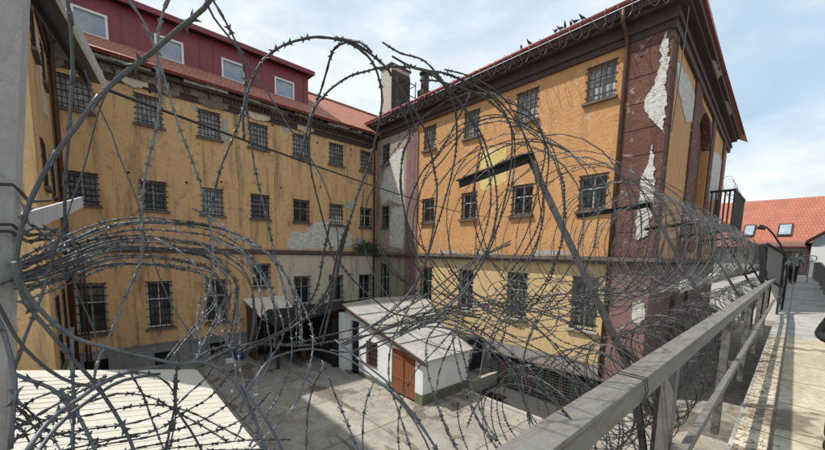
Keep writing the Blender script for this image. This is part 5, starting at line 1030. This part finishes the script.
def person(label, loc, rz, top_mat, stride=.16, arm_out=.0, long_coat=False):
    t = thing('person', label, 'person', loc); t.rotation_euler = (0, 0, rz)
    # local: x = facing, y = left, z up, 1.76 m
    s = stride
    J = {'pel': ((0,0,.93),.14,.11), 'sp': ((.0,0,1.12),.14,.10), 'ch': ((.02,0,1.34),.16,.11), 'nb': ((.02,0,1.49),.065), 'nk': ((.03,0,1.55),.055), 'h0': ((.035,0,1.63),.085,.075), 'h1': ((.04,0,1.71),.07,.065)}
    for k, sg in (('l', 1), ('r', -1)):
        f = s*sg
        J['hip'+k] = ((0,.10*sg,.88),.09); J['kn'+k] = ((f*.6+.04,.11*sg,.49),.062); J['an'+k] = ((f-.03,.12*sg,.09),.042); J['to'+k] = ((f+.14,.14*sg,.035),.035,.03)
        J['sh'+k] = ((.0,.18*sg,1.42),.062); J['el'+k] = ((-.05-f*.25,(.27+arm_out)*sg,1.15),.046); J['wr'+k] = ((.06-f*.3,(.27+arm_out*1.2)*sg,.92),.03); J['pa'+k] = ((.09-f*.3,(.26+arm_out*1.2)*sg,.85),.034,.018)
        for n_ in range(4): J['f%d%s' % (n_, k)] = ((.115-f*.3-.012*n_,(.255+arm_out*1.2-.0)*sg+(.018*(n_-1.5)),.77+.006*abs(n_-1)),.009)
        J['th'+k] = ((.14-f*.3,(.235+arm_out*1.2)*sg,.83),.010)
    if long_coat:
        for k, sg in (('l', 1), ('r', -1)):
            J['el'+k] = ((-.06,.30*sg,1.16),.05); J['wr'+k] = ((.14,.14*sg,1.12),.03); J['pa'+k] = ((.19,.08*sg,1.12),.034,.018); J['th'+k] = ((.2,.08*sg,1.16),.01)
            for n_ in range(4): J['f%d%s' % (n_, k)] = ((.235,.05*sg,1.085+.02*n_),.009)
    names = list(J); idx = {n_: i for i, n_ in enumerate(names)}
    E = [('pel','sp'),('sp','ch'),('ch','nb'),('nb','nk'),('nk','h0'),('h0','h1')]
    for k in 'lr': E += [('pel','hip'+k),('hip'+k,'kn'+k),('kn'+k,'an'+k),('an'+k,'to'+k),('ch','sh'+k),('sh'+k,'el'+k),('el'+k,'wr'+k),('wr'+k,'pa'+k)] + [('pa'+k,'f%d%s' % (n_, k)) for n_ in range(4)] + [('pa'+k,'th'+k)]
    skinmesh('body', [J[n_] for n_ in names], [(idx[a], idx[b]) for a, b in E], M['skin'], t)
    def sub(keys, edges, grow, nm, mat):
        ii = {k: i for i, k in enumerate(keys)}
        js = [(J[k][0],) + tuple(r*grow + .012 for r in (J[k][1], J[k][-1])) for k in keys]
        return skinmesh(nm, js, [(ii[a], ii[b]) for a, b in edges], mat, t)
    if long_coat: J['pel'] = ((0,0,.80),.21,.16)
    sub(['pel','sp','ch','nb','shl','ell','wrl','shr','elr','wrr'], [('pel','sp'),('sp','ch'),('ch','nb'),('ch','shl'),('shl','ell'),('ell','wrl'),('ch','shr'),('shr','elr'),('elr','wrr')], 1.12, 'jacket', top_mat)
    J['pel'] = ((0,0,.93),.14,.11)
    sub(['pel','hipl','knl','anl','hipr','knr','anr'], [('pel','hipl'),('hipl','knl'),('knl','anl'),('pel','hipr'),('hipr','knr'),('knr','anr')], 1.15, 'trousers', M['trousers'])
    for k in 'lr': skinmesh('shoe', [(J['an'+k][0],.055,.05),(J['to'+k][0],.045,.04)], [(0,1)], M['iron'], t)
    skinmesh('hair', [((.015,0,1.69),.088,.082),((.03,0,1.75),.06,.06)], [(0,1)], M['hair'], t)
    m = MB()
    for sg in (-1, 1): m.box(.105, .122, sg*.032-.012, sg*.032+.012, 1.655, 1.667)
    m.box(.11, .135, -.011, .011, 1.61, 1.65); m.box(.10, .118, -.025, .025, 1.578, 1.588)
    m.v = [tuple(Vector(v)) for v in m.v]
    me = bpy.data.meshes.new('face_features'); me.from_pydata(m.v, [], m.f); me.materials.append(M['hair']); q = bpy.data.objects.new('face_features', me); C.objects.link(q); q.parent = t
    return t
person('man in grey jacket and black trousers walking away up the walkway', (28.6, .06, fl(28.6)+.0), R(-6), M['jacket'], .24, .07)
person('person in black coat cut off by the right edge of the frame', (5.35, -.53, -1.892), R(180), M['coat'], .05, .02, True)

# ------------------------------------------------------------------ sky, sun, camera
SUNV = V(-.45, .47, 1.0).normalized()
el = math.asin(SUNV.z); az = math.atan2(SUNV.x, SUNV.y)
w = bpy.data.worlds.new('World'); S.world = w; w.use_nodes = True; nt = w.node_tree; nt.nodes.clear()
out = nt.nodes.new('ShaderNodeOutputWorld'); bg = nt.nodes.new('ShaderNodeBackground'); nt.links.new(bg.outputs[0], out.inputs[0])
sky = nt.nodes.new('ShaderNodeTexSky'); sky.sky_type = 'NISHITA'; sky.sun_disc = False; sky.sun_elevation = el; sky.sun_rotation = az; sky.air_density = 1.0; sky.dust_density = 2.0
tc = nt.nodes.new('ShaderNodeTexCoord'); mp = nt.nodes.new('ShaderNodeMapping'); mp.inputs['Scale'].default_value = (1.0, 1.0, 2.6); nt.links.new(tc.outputs['Generated'], mp.inputs[0])
n1 = noise(nt, mp.outputs[0], 1.5, 7, .55, .5); n2 = noise(nt, mp.outputs[0], 5, 5, .6)
cf = ramp(nt, n1, [(.30, 0), (.60, 1)])
cl = mix(nt, ramp(nt, n2, [(.3, 0), (.7, 1)]), (3.6, 4.2, 4.7), (5.6, 5.95, 6.2))
base = mix(nt, .72, sky.outputs[0], (2.8, 3.9, 4.8))
c = mix(nt, cf, base, cl)
nt.links.new(c, bg.inputs[0]); bg.inputs[1].default_value = .115
ld = bpy.data.lights.new('sun', 'SUN'); ld.energy = 3.15; ld.angle = R(.8); ld.color = (1, .95, .87)
lo = bpy.data.objects.new('sun', ld); C.objects.link(lo); lo.rotation_euler = (-SUNV).to_track_quat('-Z', 'Y').to_euler(); lo.location = (0, 0, 60)

cd = bpy.data.cameras.new('camera'); co = bpy.data.objects.new('camera', cd); C.objects.link(co); S.camera = co
AZ, PI_, RO = .834033, -.110336, .021976
F = V(math.cos(AZ)*math.cos(PI_), math.sin(AZ)*math.cos(PI_), math.sin(PI_)); Rt = V(math.sin(AZ), -math.cos(AZ), 0); U = Rt.cross(F)
R2 = Rt*math.cos(RO) + U*math.sin(RO); U2 = U*math.cos(RO) - Rt*math.sin(RO)
co.matrix_world = Matrix(((R2.x, U2.x, -F.x, 0), (R2.y, U2.y, -F.y, 0), (R2.z, U2.z, -F.z, 0), (0, 0, 0, 1)))
cd.sensor_fit = 'HORIZONTAL'; cd.sensor_width = 36; cd.lens = 36*345.586/825; cd.shift_y = (292.33-225)/825; cd.clip_start = .02; cd.clip_end = 1500
S.view_settings.view_transform = 'Standard'; S.view_settings.look = 'None'; S.view_settings.exposure = .7; S.view_settings.gamma = 1
try: S.view_settings.use_curve_mapping = False
except Exception: pass
